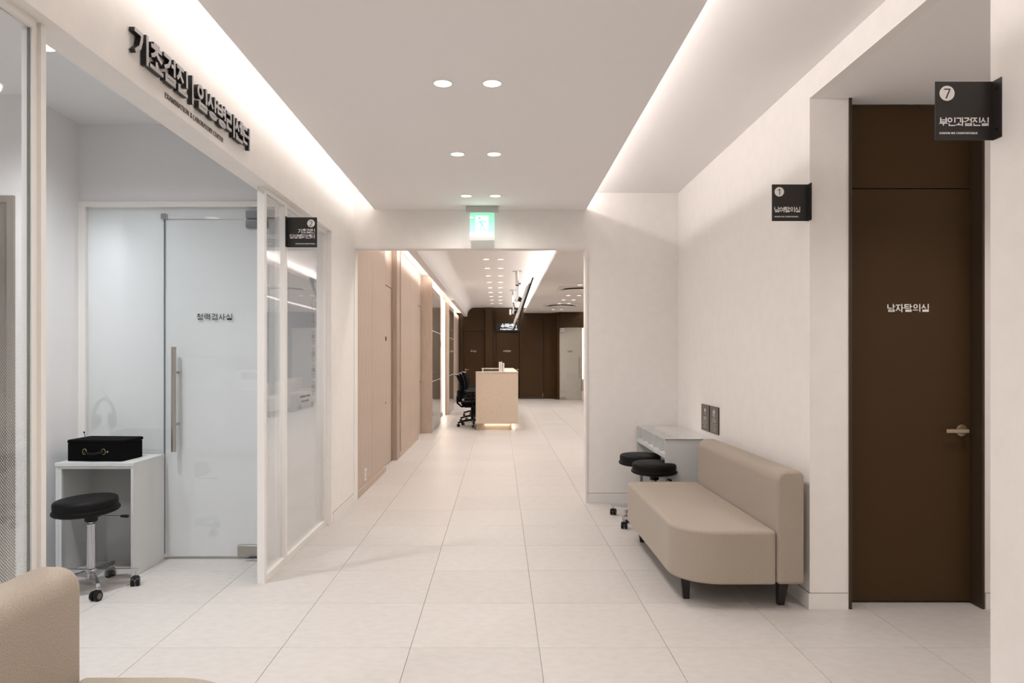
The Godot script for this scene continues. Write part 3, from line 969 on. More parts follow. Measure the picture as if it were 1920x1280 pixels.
# ------------------------------------------------------------------ left side of the corridor
func build_corridor_left() -> void:
	# glazed screen set back in the left wall: posts, rails, panes with dotted film
	var w := setting("window_1", "white framed glass screen between the corridor and the examination room, far of the opening", "window")
	var xa := -1.485
	var xb := -1.44
	var fm: Material = M["white_frame"]
	part(w, "post", box(xa, xb, 0.0, 2.43, 4.222, 4.262), fm)
	part(w, "post", box(xa, xb, 0.0, 2.43, 4.635, 4.675), fm)
	part(w, "post", box(xa, xb, 0.0, 2.43, 5.69, 5.72), fm)
	for q in [[4.262, 4.635], [4.675, 5.69]]:
		part(w, "bottom_rail", box(xa, xb, 0.0, 0.042, q[0], q[1]), fm)
		part(w, "top_rail", box(xa, xb, 2.405, 2.43, q[0], q[1]), fm)
		part(w, "pane", box(-1.467, -1.458, 0.042, 2.405, q[0], q[1]), M["glass"])
		part(w, "dot_film", film_sheet(-1.4685, zz(q[0]), zz(q[1]), 0.042, 1.3), dot_film())
	var w2 := setting("window_2", "white framed glass screen at the left edge of the picture", "window")
	part(w2, "post", box(xa, xb - 0.012, 0.0, 2.43, 2.142, 2.166), fm)
	part(w2, "post_cover", box(xa, xb, 0.0, 2.43, 2.166, 2.19), fm)
	part(w2, "post", box(xa, xb, 0.0, 2.43, 0.9, 0.94), fm)
	part(w2, "bottom_rail", box(xa, xb, 0.0, 0.042, 0.94, 2.142), fm)
	part(w2, "top_rail", box(xa, xb, 2.405, 2.43, 0.94, 2.142), fm)
	part(w2, "pane", box(-1.467, -1.458, 0.042, 2.405, 0.94, 2.142), M["glass"])
	part(w2, "pane_edge", box(-1.4665, -1.4585, 0.042, 2.405, 2.1395, 2.142), M["glass_edge"])
	part(w2, "dot_film", film_sheet(-1.4685, zz(0.94), zz(2.142), 0.042, 1.58), dot_film())

	# clinic lettering in small circles on the second pane (it reads from inside)
	var dc := thing("window_decal", "grey column of circled letters printed on the glass screen", "decal", V(-1.457, 0.0, 5.40), -PI / 2)
	var word := " 수원위편한"
	for k in 6:
		var y := 1.80 - 0.131 * k
		var ringp := []
		for i in 24:
			ringp.append(Vector2(cos(TAU * i / 24) * 0.05, y + sin(TAU * i / 24) * 0.05))
		var cb := B.new().ribbon(ringp, 0.003, 0.0, 0.0006, true)
		if word[k] != " ":
			syllable(cb, word[k], 0.052, 0.0042, 0.0, 0.0006, -0.025)
			cb.v = _lift(cb.v, y - 0.026, 24 * 6 * 3)
		dc.add_child(_mi("circled_letter", cb, M["decal_grey"]), true)
	latin(dc, "lettering", "SUWON WE COMFORTABLE", 0.015, M["decal_grey"], Vector3(0.24, 1.095, 0.0), true, HORIZONTAL_ALIGNMENT_CENTER, 0.0008)
	latin(dc, "lettering", "INTERNAL MEDICINE", 0.015, M["decal_grey"], Vector3(0.24, 1.06, 0.0), true, HORIZONTAL_ALIGNMENT_CENTER, 0.0008)

	# big raised lettering on the fascia
	var text := "기초검진 | 임상병리센터"
	var sg := thing("wall_lettering", "large dark grey raised Hangul lettering on the white fascia", "sign", V(-1.396, 2.518, 2.588), PI / 2)
	var h := 0.114
	var adv := [0.0, 1.02, 2.04, 3.06, 0.0, 3.98, 0.0, 4.86, 5.86, 6.86, 7.86, 8.86, 9.86]
	for k in text.length():
		if text[k] == " ":
			continue
		var lb := B.new()
		syllable(lb, text[k], h, h * 0.135, 0.004, 0.024, adv[k] * h)
		var lt := part(sg, "letter", lb, M["letter_side"])
		var fb := B.new()
		syllable(fb, text[k], h, h * 0.135, 0.0252, 0.0262, adv[k] * h)
		part(lt, "letter_face", fb, M["letter_face"])
	latin(sg, "small_lettering", "EXAMINATION & LABORATORY CENTER", 0.0225, M["ink_grey"], Vector3(0.60, -0.043, 0.002), false, HORIZONTAL_ALIGNMENT_CENTER, 0.002, 1.13)

	flag_sign("black flag sign number 2 on the glass screen post", V(-1.437 + 0.1015, 1.38 + 235.5 * 4.66 / 1294.0, 4.66), -1.0, "2", ["기초검진", "임상병리센터"], HORIZONTAL_ALIGNMENT_RIGHT)
	make_sofa("beige fabric bench sofa at the bottom left corner", V(-1.39, 0.0, 2.05 - 0.777 / 1.0255), PI, "beige bench sofas")

func _mi(called: String, b: B, m: Material) -> MeshInstance3D:
	var o := MeshInstance3D.new()
	o.name = called
	o.mesh = b.mesh()
	o.material_override = m
	return o

func _lift(v: PackedVector3Array, dy: float, from: int) -> PackedVector3Array:
	for i in range(from, v.size()):
		v[i].y += dy
	return v

# ------------------------------------------------------------------ examination room behind the opening
func build_exam_room() -> void:
	var pa: Material = M["exam_paper"]
	var b := box(-3.0, -1.52, 2.455, 2.99, 4.75, 4.85)
	b.bx(V(-3.0, 0, 4.75), V(-2.893, 2.455, 4.85))
	struct("wall_exam_end", b, pa, "pale wall above the frosted glass door", "wall")
	struct("wall_exam_return", box(-2.963, -2.893, 0, 2.99, 4.22, 4.75), pa, "pale side wall beside the small white cabinet", "wall")
	b = box(-4.7, -3.97, 0, 2.99, 4.22, 4.32)
	b.bx(V(-3.97, 2.37, 4.22), V(-2.963, 2.99, 4.32))
	struct("wall_exam_far", b, pa, "pale wall with a grey door seen through the left glass", "wall")
	struct("wall_exam_left", box(-4.8, -4.7, 0, 2.99, -0.7, 4.22), pa, "pale outer wall of the examination room", "wall")
	struct("wall_exam_near", box(-4.7, -1.52, 0, 2.99, -0.7, -0.6), pa, "pale wall with cabinets mirrored in the frosted door", "wall")
	b = box(-3.0, -2.893, 0, 2.66, 4.85, 6.61)
	b.bx(V(-3.0, 0, 6.55), V(-1.52, 2.66, 6.61))
	struct("wall_booth", b, pa, "pale walls of the booth behind the frosted door", "wall")
	# grey door in the far wall
	var d := setting("door_1", "grey door with a lighter frame behind the left glass", "door")
	part(d, "frame", box(-3.97, -3.93, 0, 2.37, 4.20, 4.3).bx(V(-3.003, 0, 4.20), V(-2.963, 2.37, 4.3)).bx(V(-3.93, 2.33, 4.20), V(-3.003, 2.37, 4.3)), M["door_grey_frame"])
	part(d, "leaf", box(-3.93, -3.003, 0.006, 2.33, 4.235, 4.275), M["door_grey"])

	# frosted glass door with side pane and transom
	var g := setting("door_2", "frosted glass door with a long steel pull handle in the examination room", "door")
	var fm: Material = M["white_frame"]
	b = box(-2.893, -2.846, 0, 2.455, 4.735, 4.80)
	b.bx(V(-2.846, 2.418, 4.735), V(-1.52, 2.455, 4.80))
	b.bx(V(-1.545, 0, 4.735), V(-1.52, 2.418, 4.80))
	part(g, "frame", b, fm)
	part(g, "threshold", box(-2.846, -1.545, 0.0, 0.006, 4.745, 4.785), M["steel"])
	for q in [["side_pane", -2.846, -2.318, 0.008, 2.418], ["leaf", -2.308, -1.602, 0.012, 2.334], ["transom_pane", -2.318, -1.545, 2.340, 2.418], ["edge_pane", -1.596, -1.545, 0.008, 2.334]]:
		var pn := part(g, q[0], box(q[1], q[2], q[3], q[4], 4.758, 4.769), M["glass"])
		part(pn, "frosting", box(q[1] + 0.001, q[2] - 0.001, q[3] + 0.001, q[4] - 0.001, 4.771, 4.7715), M["milk_film"])
	b = box(-2.3165, -2.311, 0.01, 2.36, 4.757, 4.77)
	part(g, "glass_edge", b, M["glass_edge"])
	part(g, "clip", B.new().rb(V(-2.335, 2.335, 4.748), V(-2.295, 2.375, 4.78), 0.004), M["chrome"])
	part(g, "clip", B.new().rb(V(-2.328, 0.0, 4.75), V(-2.305, 0.03, 4.78), 0.004), M["plate_white"])
	part(g, "upper_hinge", B.new().rb(V(-1.748, 2.338, 4.742), V(-1.548, 2.395, 4.785), 0.006), M["hinge_metal"])
	part(g, "upper_hinge", B.new().rb(V(-1.748, 2.275, 4.742), V(-1.60, 2.334, 4.785), 0.006), M["hinge_metal"])
	part(g, "lower_hinge", B.new().rb(V(-1.805, 0.014, 4.742), V(-1.60, 0.092, 4.785), 0.004), M["steel"])
	part(g, "floor_pivot", B.new().rb(V(-1.73, 0.0, 4.69), V(-1.56, 0.012, 4.80), 0.003), M["chrome"])
	for s in [[4.70, "handle"], [4.83, "handle"]]:
		var hx := -2.222
		var bar := part(g, s[1], B.new().cyl(V(hx, 0.742, s[0]), V(hx, 1.455, s[0]), 0.0165), M["steel"])
		for y in [0.925, 1.28]:
			part(bar, "standoff", B.new().cyl(V(hx + 0.0, y, s[0]), V(hx + 0.0, y, 4.764), 0.009), M["chrome"])
	var txt := hangul("청력검사실", 0.044, 0.11, 0.001, 1.15)
	part(g, "lettering", txt, M["ink"], V(-1.962, 1.642, 4.7575))

	# headphones and switch on the booth wall
	var sw := thing("light_switch", "white wall switch behind the frosted side pane", "switch", V(-2.893, 1.13, 5.02), PI / 2)
	part(sw, "plate", B.new().rb(Vector3(-0.036, 0.0, 0.0), Vector3(0.036, 0.12, 0.008), 0.003), M["silver_plastic"])
	part(sw, "rocker", B.new().rb(Vector3(-0.014, 0.025, 0.008), Vector3(0.014, 0.095, 0.012), 0.002), M["plate_white"])
	var hp := thing("headphones", "dark headphones hanging behind the frosted side pane", "headphones", V(-2.80, 0.0, 4.885), 0.8)
	var band := []
	for k in 13:
		var a := PI * k / 12.0
		band.append(Vector3(cos(a) * 0.062, 0.98 + sin(a) * 0.11, 0))
	part(hp, "headband", B.new().tube(band, 0.012, 8), M["black_plastic"])
	for s in [-1, 1]:
		var c := B.new()
		c.t = Transform3D(Basis(Vector3.UP, Vector3.RIGHT * s, Vector3.FORWARD * s), Vector3(s * 0.055, 0.94, 0))
		part(hp, "ear_cup", c.slab(B.ellipse(0.055, 0.045, 24), -0.025, 0.015, 0.008, 0.012), M["black_plastic"])
	part(hp, "cord", B.new().tube([Vector3(0.05, 0.9, 0), Vector3(0.045, 0.8, 0.0), Vector3(0.02, 0.72, 0.0)], 0.003, 6), M["black_plastic"])
	part(hp, "hook", B.new().tube([Vector3(-0.09, 1.13, -0.02), Vector3(-0.02, 1.11, -0.01), Vector3(0.0, 1.085, 0.0), Vector3(0.012, 1.12, 0.005)], 0.004, 6), M["steel"])

	# small open cabinet with the black case on it
	var cb := thing("open_cabinet", "small white open-front cabinet in front of the frosted side pane", "cabinet", Vector3.ZERO)
	part(cb, "top", box(-2.79, -2.298, 0.702, 0.722, 4.325, 4.73), M["white_laminate"])
	part(cb, "side", box(-2.788, -2.772, 0, 0.702, 4.33, 4.73), M["white_laminate"])
	part(cb, "side", box(-2.316, -2.30, 0, 0.702, 4.33, 4.73), M["white_laminate"])
	part(cb, "filler", box(-2.772, -2.752, 0, 0.702, 4.332, 4.35), M["white_laminate"])
	part(cb, "top_rail", box(-2.752, -2.316, 0.684, 0.702, 4.332, 4.35), M["white_laminate"])
	part(cb, "back", box(-2.772, -2.316, 0, 0.684, 4.70, 4.712), M["grey_back"])

	var bag := thing("equipment_case", "soft black case with a carry handle on the white cabinet", "case", V(-2.575, 0.722, 4.51), -0.06)
	part(bag, "body", B.new().slab(B.rrect(-0.185, 0.185, -0.12, 0.12, [0.02, 0.02, 0.02, 0.02], 4), 0.0, 0.118, 0.012, 0.006), M["black_cloth"])
	part(bag, "lid", B.new().slab(B.rrect(-0.188, 0.19, -0.125, 0.122, [0.022, 0.022, 0.022, 0.022], 4), 0.118, 0.136, 0.01, 0.003), M["black_cloth"])
	part(bag, "zip", B.new().slab(B.rrect(-0.1865, 0.1865, -0.1215, 0.1215, [0.02, 0.02, 0.02, 0.02], 4), 0.116, 0.119, 0.001, 0.001, 1), M["black_leather"])
	part(bag, "handle", B.new().tube([Vector3(-0.06, 0.06, 0.12), Vector3(-0.05, 0.056, 0.14), Vector3(0.0, 0.05, 0.146), Vector3(0.05, 0.056, 0.14), Vector3(0.06, 0.06, 0.12)], 0.009, 8), M["black_leather"])
	for s in [-1, 1]:
		var rg := []
		for k in 13:
			rg.append(Vector3(s * 0.062 + cos(TAU * k / 12) * 0.013, 0.062 + sin(TAU * k / 12) * 0.018, 0.123))
		part(bag, "buckle", B.new().tube(rg, 0.0022, 6), M["brass"])
	part(bag, "snap", B.new().cyl(Vector3(0.088, 0.062, 0.12), Vector3(0.088, 0.062, 0.124), 0.006), M["brass"])
	part(bag, "cord", B.new().tube([Vector3(-0.14, 0.13, 0.0), Vector3(-0.15, 0.15, -0.01), Vector3(-0.16, 0.165, -0.02)], 0.002, 6), M["black_plastic"])
	part(bag, "plug", B.new().lathe([Vector2(0, 0), Vector2(0.005, 0.001), Vector2(0.005, 0.012), Vector2(0, 0.013)], 10), M["black_plastic"], Vector3(-0.162, 0.163, -0.022))

	make_stool("round black stool with a shiny five-arm base before the white cabinet", V(-2.44, 0, 4.12), 0.34, 0.055, -0.34, "black stools on casters")

	# counter, wall cupboards and devices on the near wall (mirrored in the frosted door)
	var ct := thing("counter", "long white counter mirrored in the frosted door", "counter", Vector3.ZERO)
	part(ct, "worktop", box(-4.6, -1.62, 0.86, 0.90, -0.595, 0.0), M["white_laminate"])
	part(ct, "plinth", box(-4.6, -1.62, 0.0, 0.08, -0.595, -0.06), M["grey_back"])
	for k in 5:
		part(ct, "cabinet_door", box(-4.6 + 0.596 * k + 0.002, -4.6 + 0.596 * (k + 1) - 0.002, 0.08, 0.86, -0.595, -0.02), M["white_laminate"])
	for k in 5:
		var uc := thing("wall_cupboard", "white wall cupboard above the mirrored counter, %s from the corridor side" % ORD[k], "cupboard", V(-1.92 - 0.596 * k, 1.38, -0.6), 0.0, "white wall cupboards")
		part(uc, "body", B.new().bx(Vector3(-0.297, 0, -0.3), Vector3(0.297, 0.75, 0.0)), M["white_laminate"])
		part(uc, "front", B.new().rb(Vector3(-0.296, 0.002, -0.32), Vector3(0.296, 0.748, -0.301), 0.002), M["white_laminate"])
	var cf := thing("centrifuge", "small white centrifuge with a dark domed lid on the mirrored counter", "centrifuge", V(-2.9, 0.90, -0.35))
	part(cf, "body", B.new().slab(B.ellipse(0.16, 0.16), 0.0, 0.12, 0.03, 0.01), M["plate_white"])
	part(cf, "lid", B.new().lathe([Vector2(0.13, 0.12), Vector2(0.12, 0.15), Vector2(0.08, 0.18), Vector2(0.0, 0.19)]), M["plaque"])
	var an := thing("analyser", "boxy white analyser with a grey screen on the mirrored counter", "analyser", V(-3.5, 0.90, -0.33))
	part(an, "body", B.new().rb(Vector3(-0.2, 0, -0.18), Vector3(0.2, 0.32, 0.18), 0.02), M["plate_white"])
	part(an, "screen", B.new().rb(Vector3(-0.13, 0.18, -0.186), Vector3(0.1, 0.28, -0.181), 0.002), M["plaque"])
	part(an, "lid", B.new().rb(Vector3(-0.22, 0.321, -0.2), Vector3(0.2, 0.345, 0.18), 0.008), M["silver_plastic"])

# ------------------------------------------------------------------ right side of the corridor
func build_corridor_right() -> void:
	# tall brown door in the alcove
	var d := setting("door_3", "tall dark brown door with white Hangul lettering in the right alcove", "door")
	var br: Material = M["brown"]
	part(d, "frame", box(1.92, 1.935, 0, 2.81, 3.792, 3.93).bx(V(2.651, 0, 3.792), V(2.664, 2.81, 3.93)), M["brown_edge"])
	part(d, "leaf", box(1.938, 2.649, 0.012, 2.331, 3.89, 3.925), br)
	part(d, "top_panel", box(1.938, 2.649, 2.337, 2.804, 3.89, 3.925), br)
	part(d, "gap_strip", box(1.935, 2.651, 0.0, 2.80, 3.926, 3.93), M["gap"])
	part(d, "lettering", hangul("남자탈의실", 0.044, 0.11, 0.004, 1.09), M["letter_white"], V(2.302, 1.64, 3.889))
	var h := Node3D.new()
	lever_handle(d, V(2.598, 0.973, 3.889), -1.0, M["brass"])
	h.free()

	flag_sign("black flag sign number 7 at the right edge", V(1.706 - 0.1015, 1.38 + 463.0 * 2.385 / 1294.0, 2.385), 1.0, "7", ["부인과검진실"], HORIZONTAL_ALIGNMENT_LEFT)
	flag_sign("black flag sign number 1 on the wall above the bench sofa", V(1.706 - 0.1015, 1.38 + 291.0 * 3.815 / 1294.0, 3.815), 1.0, "1", ["남여탈의실"], HORIZONTAL_ALIGNMENT_LEFT)

	make_sofa("beige fabric bench sofa against the right wall", V(1.66, 0, 3.755 + 0.777 / 1.0255), 0.0, "beige bench sofas")

	# writing table with pigeonholes under a glass top
	var t := thing("writing_table", "white table with open pigeonholes and a glass top in the right corner", "table", Vector3.ZERO)
	var wl: Material = M["white_laminate"]
	var x0 := 1.305
	var x1 := 1.692
	part(t, "side", box(x0, x1, 0, 0.732, 5.45, 5.465), wl)
	part(t, "side", box(x0, x1, 0, 0.732, 6.575, 6.59), wl)
	part(t, "shelf", box(x0, x1, 0.585, 0.615, 5.465, 6.575), wl)
	part(t, "back", box(x1 - 0.016, x1, 0.1, 0.732, 5.465, 6.575), wl)
	part(t, "pigeonhole_back", box(1.47, 1.48, 0.615, 0.728, 5.465, 6.575), wl)
	for k in 4:
		var dd := 5.465 + 1.11 * (k + 1) / 5.0
		part(t, "divider", box(x0 + 0.006, 1.47, 0.615, 0.728, dd - 0.006, dd + 0.006), wl)
	part(t, "desk_top", box(1.48, x1 - 0.016, 0.715, 0.732, 5.465, 6.575), wl)
	part(t, "glass_top", B.new().rb(V(x0 - 0.002, 0.733, 5.445), V(x1, 0.741, 6.592), 0.002), M["glass"])
	part(t, "glass_edge", box(x0 - 0.002, x1, 0.734, 0.740, 5.441, 5.4445), M["glass_edge"])

	make_stool("round black stool under the writing table, the farther one", V(1.215, 0, 5.98), 2.75, 0.0, 2.6, "black stools on casters")
	make_stool("round black stool under the writing table, half hidden by the sofa", V(1.235, 0, 5.52), 2.9, 0.0, 2.2, "black stools on casters")

	# wall plaques
	for k in 2:
		var lab: String = ["small grey square plaque with a signal icon and the word WIFI", "small grey square plaque with a camera icon and the word CCTV"][k]
		var p := thing("wall_plaque", lab, "plaque", V(1.706, 0.888, [5.705, 5.467][k]), -PI / 2, "grey notice plaques")
		part(p, "back_plate", B.new().rb(Vector3(-0.108, -0.108, 0.0), Vector3(0.108, 0.108, 0.008), 0.004), M["plaque_edge"])
		part(p, "face_plate", B.new().rb(Vector3(-0.1075, -0.1075, 0.008), Vector3(0.1075, 0.1075, 0.0105), 0.001), M["plaque"])
		var ic := B.new()
		if k == 0:
			for r in [0.012, 0.024, 0.036]:
				var arc := []
				for i in 9:
					var a := PI * 0.25 + PI * 0.5 * i / 8.0
					arc.append(Vector2(cos(a) * r, 0.036 + sin(a) * r))
				ic.ribbon(arc, 0.005, 0.0105, 0.0112)
			ic.ribbon([Vector2(-0.004, 0.032), Vector2(0.004, 0.032)], 0.008, 0.0105, 0.0112)
		else:
			var circ := []
			for i in 24:
				circ.append(Vector2(cos(TAU * i / 24) * 0.031, 0.052 + sin(TAU * i / 24) * 0.031))
			ic.ribbon(circ, 0.003, 0.0105, 0.0112, true)
			ic.ribbon([Vector2(-0.014, 0.06), Vector2(0.014, 0.068)], 0.012, 0.0105, 0.0112)
			ic.ribbon([Vector2(0.0, 0.06), Vector2(0.002, 0.044), Vector2(-0.014, 0.036)], 0.006, 0.0105, 0.0112)
		part(p, "icon", ic, M["sign_white"])
		latin(p, "title", ["WIFI", "CCTV"][k], 0.03, M["plaque_print"], Vector3(0, -0.006, 0.011), false, HORIZONTAL_ALIGNMENT_CENTER, 0.0008)
		part(p, "line", B.new().ribbon([Vector2(-0.07, -0.034), Vector2(0.07, -0.034)], 0.0022, 0.0105, 0.0112), M["plaque_print"])
		var rows := B.new()
		var lens: Array = [[0.03, 0.05], [0.0, 0.045], [0.03, 0.05]] if k == 0 else [[0.025, 0.06], [0.025, 0.085], [0.025, 0.075], [0.025, 0.055]]
		for i in lens.size():
			var y := -0.05 - 0.0135 * i
			if lens[i][0] > 0.0:
				rows.ribbon([Vector2(-0.065, y), Vector2(-0.065 + lens[i][0], y)], 0.0035, 0.0105, 0.0109)
			rows.ribbon([Vector2(-0.02, y), Vector2(-0.02 + lens[i][1], y)], 0.003, 0.0105, 0.0109)
		part(p, "small_print", rows, M["plaque_print"])

	# exit sign hanging from the ceiling
	var ex := thing("exit_sign", "lit green exit sign with a running figure hanging above the opening", "exit sign", V(-0.166, 2.80, 6.47))
	part(ex, "housing", B.new().rb(Vector3(-0.152, -0.062, -0.03), Vector3(0.152, 0.0, 0.03), 0.006), M["silver_plastic"])
	var yb := -0.29
	part(ex, "panel", B.new().bx(Vector3(-0.115, yb, -0.006), Vector3(0.115, -0.062, 0.0045)), M["exit_white"])
	part(ex, "green_area", B.new().bx(Vector3(-0.115, yb, 0.0046), Vector3(0.115, -0.062, 0.0058)), M["exit_green"])
	part(ex, "bottom_rail", B.new().rb(Vector3(-0.118, yb - 0.03, -0.009), Vector3(0.118, yb, 0.009), 0.002), M["silver_plastic"])
	var pic := B.new()
	pic.bx(Vector3(-0.062, yb + 0.004, 0.006), Vector3(0.058, -0.088, 0.0066))
	pic.bx(Vector3(-0.115, yb + 0.004, 0.006), Vector3(0.1, yb + 0.05, 0.0066))
	var wedge := PackedVector2Array([Vector2(-0.115, -0.094), Vector2(-0.07, -0.106), Vector2(-0.115, -0.114)])
	pic.prism(wedge, 0.006, 0.0066)
	part(ex, "white_area", pic, M["exit_white"])
	var fig := B.new()
	fig.t = Transform3D(Basis(), Vector3(-0.002, 0, 0))
	var hd := []
	for i in 16:
		hd.append(Vector2(-0.022 + cos(TAU * i / 16) * 0.007, -0.112 + sin(TAU * i / 16) * 0.007))
	fig.ribbon(hd, 0.013, 0.0066, 0.0072, true)
	fig.ribbon([Vector2(-0.018, -0.14), Vector2(-0.002, -0.158), Vector2(0.006, -0.18)], 0.026, 0.0066, 0.0072)
	fig.ribbon([Vector2(-0.02, -0.138), Vector2(-0.038, -0.162), Vector2(-0.06, -0.168)], 0.011, 0.0066, 0.0072)
	fig.ribbon([Vector2(-0.015, -0.136), Vector2(0.026, -0.138), Vector2(0.044, -0.164)], 0.011, 0.0066, 0.0072)
	fig.ribbon([Vector2(0.0, -0.178), Vector2(-0.014, -0.21), Vector2(-0.026, -0.238)], 0.013, 0.0066, 0.0072)
	fig.ribbon([Vector2(0.008, -0.178), Vector2(0.02, -0.222), Vector2(0.07, -0.225)], 0.013, 0.0066, 0.0072)
	part(ex, "figure", fig, M["exit_green"])
	var l := AreaLight3D.new()
	l.name = "lamp"
	l.area_size = Vector2(0.22, 0.22)
	l.light_energy = 0.03
	l.light_color = Color(0.75, 1.0, 0.9)
	l.area_range = 8.0
	l.shadow_enabled = true
	ex.add_child(l)
	l.position = Vector3(0, -0.176, 0.012)
	l.rotation.y = PI

# ------------------------------------------------------------------ lobby
func build_lobby() -> void:
	var ce: Material = M["ceiling_paint"]
	struct("ceiling_lobby", box(-1.75, 6.6, 3.09, 3.16, 6.745, 24.0), ce, "white lobby ceiling with two rows of downlights over the counter", "ceiling")
	# low ceilings with lips
	var b := box(1.12, 2.75, 2.905, 3.09, 6.745, 23.6)
	b.bx(V(0.835, 2.905, 6.745), V(1.12, 2.92, 23.6))
	b.bx(V(0.82, 2.905, 6.745), V(0.835, 2.962, 23.6))
	struct("ceiling_lobby_low", b, ce, "lowered white lobby ceiling with round air conditioners", "ceiling")
	b = box(3.15, 6.6, 2.905, 3.09, 6.745, 23.6)
	b.bx(V(2.965, 2.905, 6.745), V(3.15, 2.92, 23.6))
	b.bx(V(2.95, 2.905, 6.745), V(2.965, 2.962, 23.6))
	struct("ceiling_lobby_side", b, ce, "lowered white ceiling over the lobby sofas", "ceiling")
	# curved bulkhead along the wood wall
	var poly := PackedVector2Array([Vector2(-1.205, 2.78), Vector2(-1.1, 2.78), Vector2(-1.1, 2.83)])
	for k in 13:
		var a := PI - 0.5 * PI * k / 12.0
		poly.append(Vector2(-0.84 + 0.26 * cos(a), 2.83 + 0.26 * sin(a)))
	poly.append_array([Vector2(-0.84, 3.10), Vector2(-1.135, 3.10), Vector2(-1.135, 2.80), Vector2(-1.205, 2.80)])
	struct("ceiling_bulkhead", B.new().prism(poly, zz(23.38), zz(6.745)), ce, "white bulkhead curving down from the lobby ceiling beside the wood wall", "ceiling")
	struct("ceiling_cove", box(-1.75, -1.135, 2.90, 2.97, 6.745, 23.4), ce, "white cove ceiling above the wood wall", "ceiling")

	# wood-clad left wall, built from panels
	var w := setting("wall_left_lobby", "greige wood panelled wall of the lobby", "wall")
	var wd: Material = M["wood"]
	var wk: Material = M["wood_dark"]
	part(w, "backing", box(-1.75, -1.475, 0, 2.90, 6.745, 23.4), wd)
	part(w, "panel", box(-1.475, -1.40, 0.074, 2.895, 6.745, 7.568), wd)
	part(w, "panel", box(-1.475, -1.40, 0.074, 2.895, 7.574, 8.43), wd)
	part(w, "panel", box(-1.475, -1.46, 2.318, 2.895, 8.43, 9.30), wd)
	part(w, "baseboard", box(-1.475, -1.388, 0, 0.07, 6.745, 8.42), wd)
	part(w, "pilaster", box(-1.475, -1.388, 0, 2.895, 9.30, 9.56), wk)
	part(w, "panel", box(-1.475, -1.392, 0.07, 2.86, 9.72, 10.73), wd)
	part(w, "panel", box(-1.475, -1.392, 0.07, 2.86, 10.735, 11.74), wd)
	part(w, "baseboard", box(-1.475, -1.386, 0, 0.066, 9.56, 11.74), wd)
	part(w, "pilaster", box(-1.475, -1.247, 0, 2.895, 12.66, 12.74), wd)
	part(w, "panel", box(-1.475, -1.452, 2.318, 2.895, 11.76, 12.66), wd)
	part(w, "pilaster", box(-1.475, -1.238, 0, 2.895, 16.77, 16.86), wd)
	part(w, "panel", box(-1.475, -1.392, 0.07, 2.80, 20.9, 23.3), wd)
	part(w, "baseboard", box(-1.475, -1.386, 0, 0.066, 18.7, 23.3), wd)
	part(w, "panel", box(-1.475, -1.38, 0.1, 2.895, 14.55, 16.70), M["plaster"])
	part(w, "baseboard", box(-1.475, -1.372, 0.0, 0.1, 14.55, 16.70), wk)
	# glossy back-painted glass, three lights high with white joints
	for q in [[12.745, 14.47], [16.865, 18.6]]:
		part(w, "header", box(-1.475, -1.245, 2.58, 2.68, q[0], q[1]), wd)
		var ys := [0.0, 0.948, 1.885, 2.58]
		for k in 3:
			part(w, "glass_panel", box(-1.475, -1.246, ys[k] + 0.006, ys[k + 1] - 0.006, q[0], q[1]), M["smoked_glass"])
			if k > 0:
				part(w, "joint", box(-1.475, -1.248, ys[k] - 0.006, ys[k] + 0.006, q[0], q[1]), M["plate_white"])
	# flush doors in the wood wall
	for k in 2:
		var d0: float = [8.44, 11.76][k]
		var d1: float = [9.29, 12.65][k]
		var x: float = [-1.46, -1.452][k]
		var dr := setting("door_%d" % (4 + k), ["flush wood door with a small lock plate in the wood wall", "flush wood door with a lever handle in the wood wall"][k], "door")
		part(dr, "leaf", box(-1.474, x, 0.012, 2.308, d0, d1 - 0.012), wd)
		part(dr, "gap_strip", box(-1.4745, x + 0.001, 0.0, 2.318, d1 - 0.012, d1).bx(V(-1.4745, 2.308, d0), V(x + 0.001, 2.318, d1)), M["gap"])
		if k == 0:
			part(dr, "lock_plate", B.new().rb(V(x, 1.60, 8.80), V(x + 0.006, 1.655, 8.85), 0.002), M["black_plastic"])
			part(dr, "lock_plate", B.new().rb(V(x, 0.80, 8.80), V(x + 0.006, 0.815, 8.83), 0.002), M["black_plastic"])
		else:
			var hb := part(dr, "handle", B.new().cyl(V(x, 0.95, 12.5), V(x + 0.01, 0.95, 12.5), 0.03), M["brass"])
			part(hb, "lever", B.new().rb(V(x + 0.045, 0.94, 12.38), V(x + 0.06, 0.96, 12.52), 0.004), M["brass"])
			part(hb, "neck", B.new().cyl(V(x + 0.01, 0.95, 12.5), V(x + 0.05, 0.95, 12.5), 0.009), M["brass"])
	var so := thing("wall_outlet", "white wall outlet low on the wood wall", "outlet", V(-1.40, 0.11, 7.16), PI / 2)
	part(so, "plate", B.new().rb(Vector3(-0.036, 0, 0), Vector3(0.036, 0.125, 0.008), 0.003), M["plate_white"])
	for y in [0.022, 0.068]:
		part(so, "socket", B.new().rb(Vector3(-0.02, y, 0.008), Vector3(0.02, y + 0.036, 0.01), 0.001), M["silver_plastic"])
	var sp := thing("door_plaque", "small brown plaque on the bright wall beside the vertical light", "plaque", V(-1.38, 1.62, 15.1), PI / 2)
	part(sp, "plate", B.new().rb(Vector3(-0.1, 0, 0), Vector3(0.1, 0.13, 0.08), 0.003), M["plaque"])
	# vertical light strip beside the pillar
	var vl := thing("vertical_light", "tall bright light strip standing beside the wood pillar", "light strip", V(-1.37, 0, 16.72))
	part(vl, "channel", B.new().bx(Vector3(-0.008, 0.0, -0.03), Vector3(0.04, 2.78, -0.012)), M["silver_plastic"])
	part(vl, "tube", B.new().bx(Vector3(-0.006, 0.005, -0.012), Vector3(0.038, 2.775, 0.012)), M["strip_warm"])
	var l := AreaLight3D.new()
	l.name = "lamp"
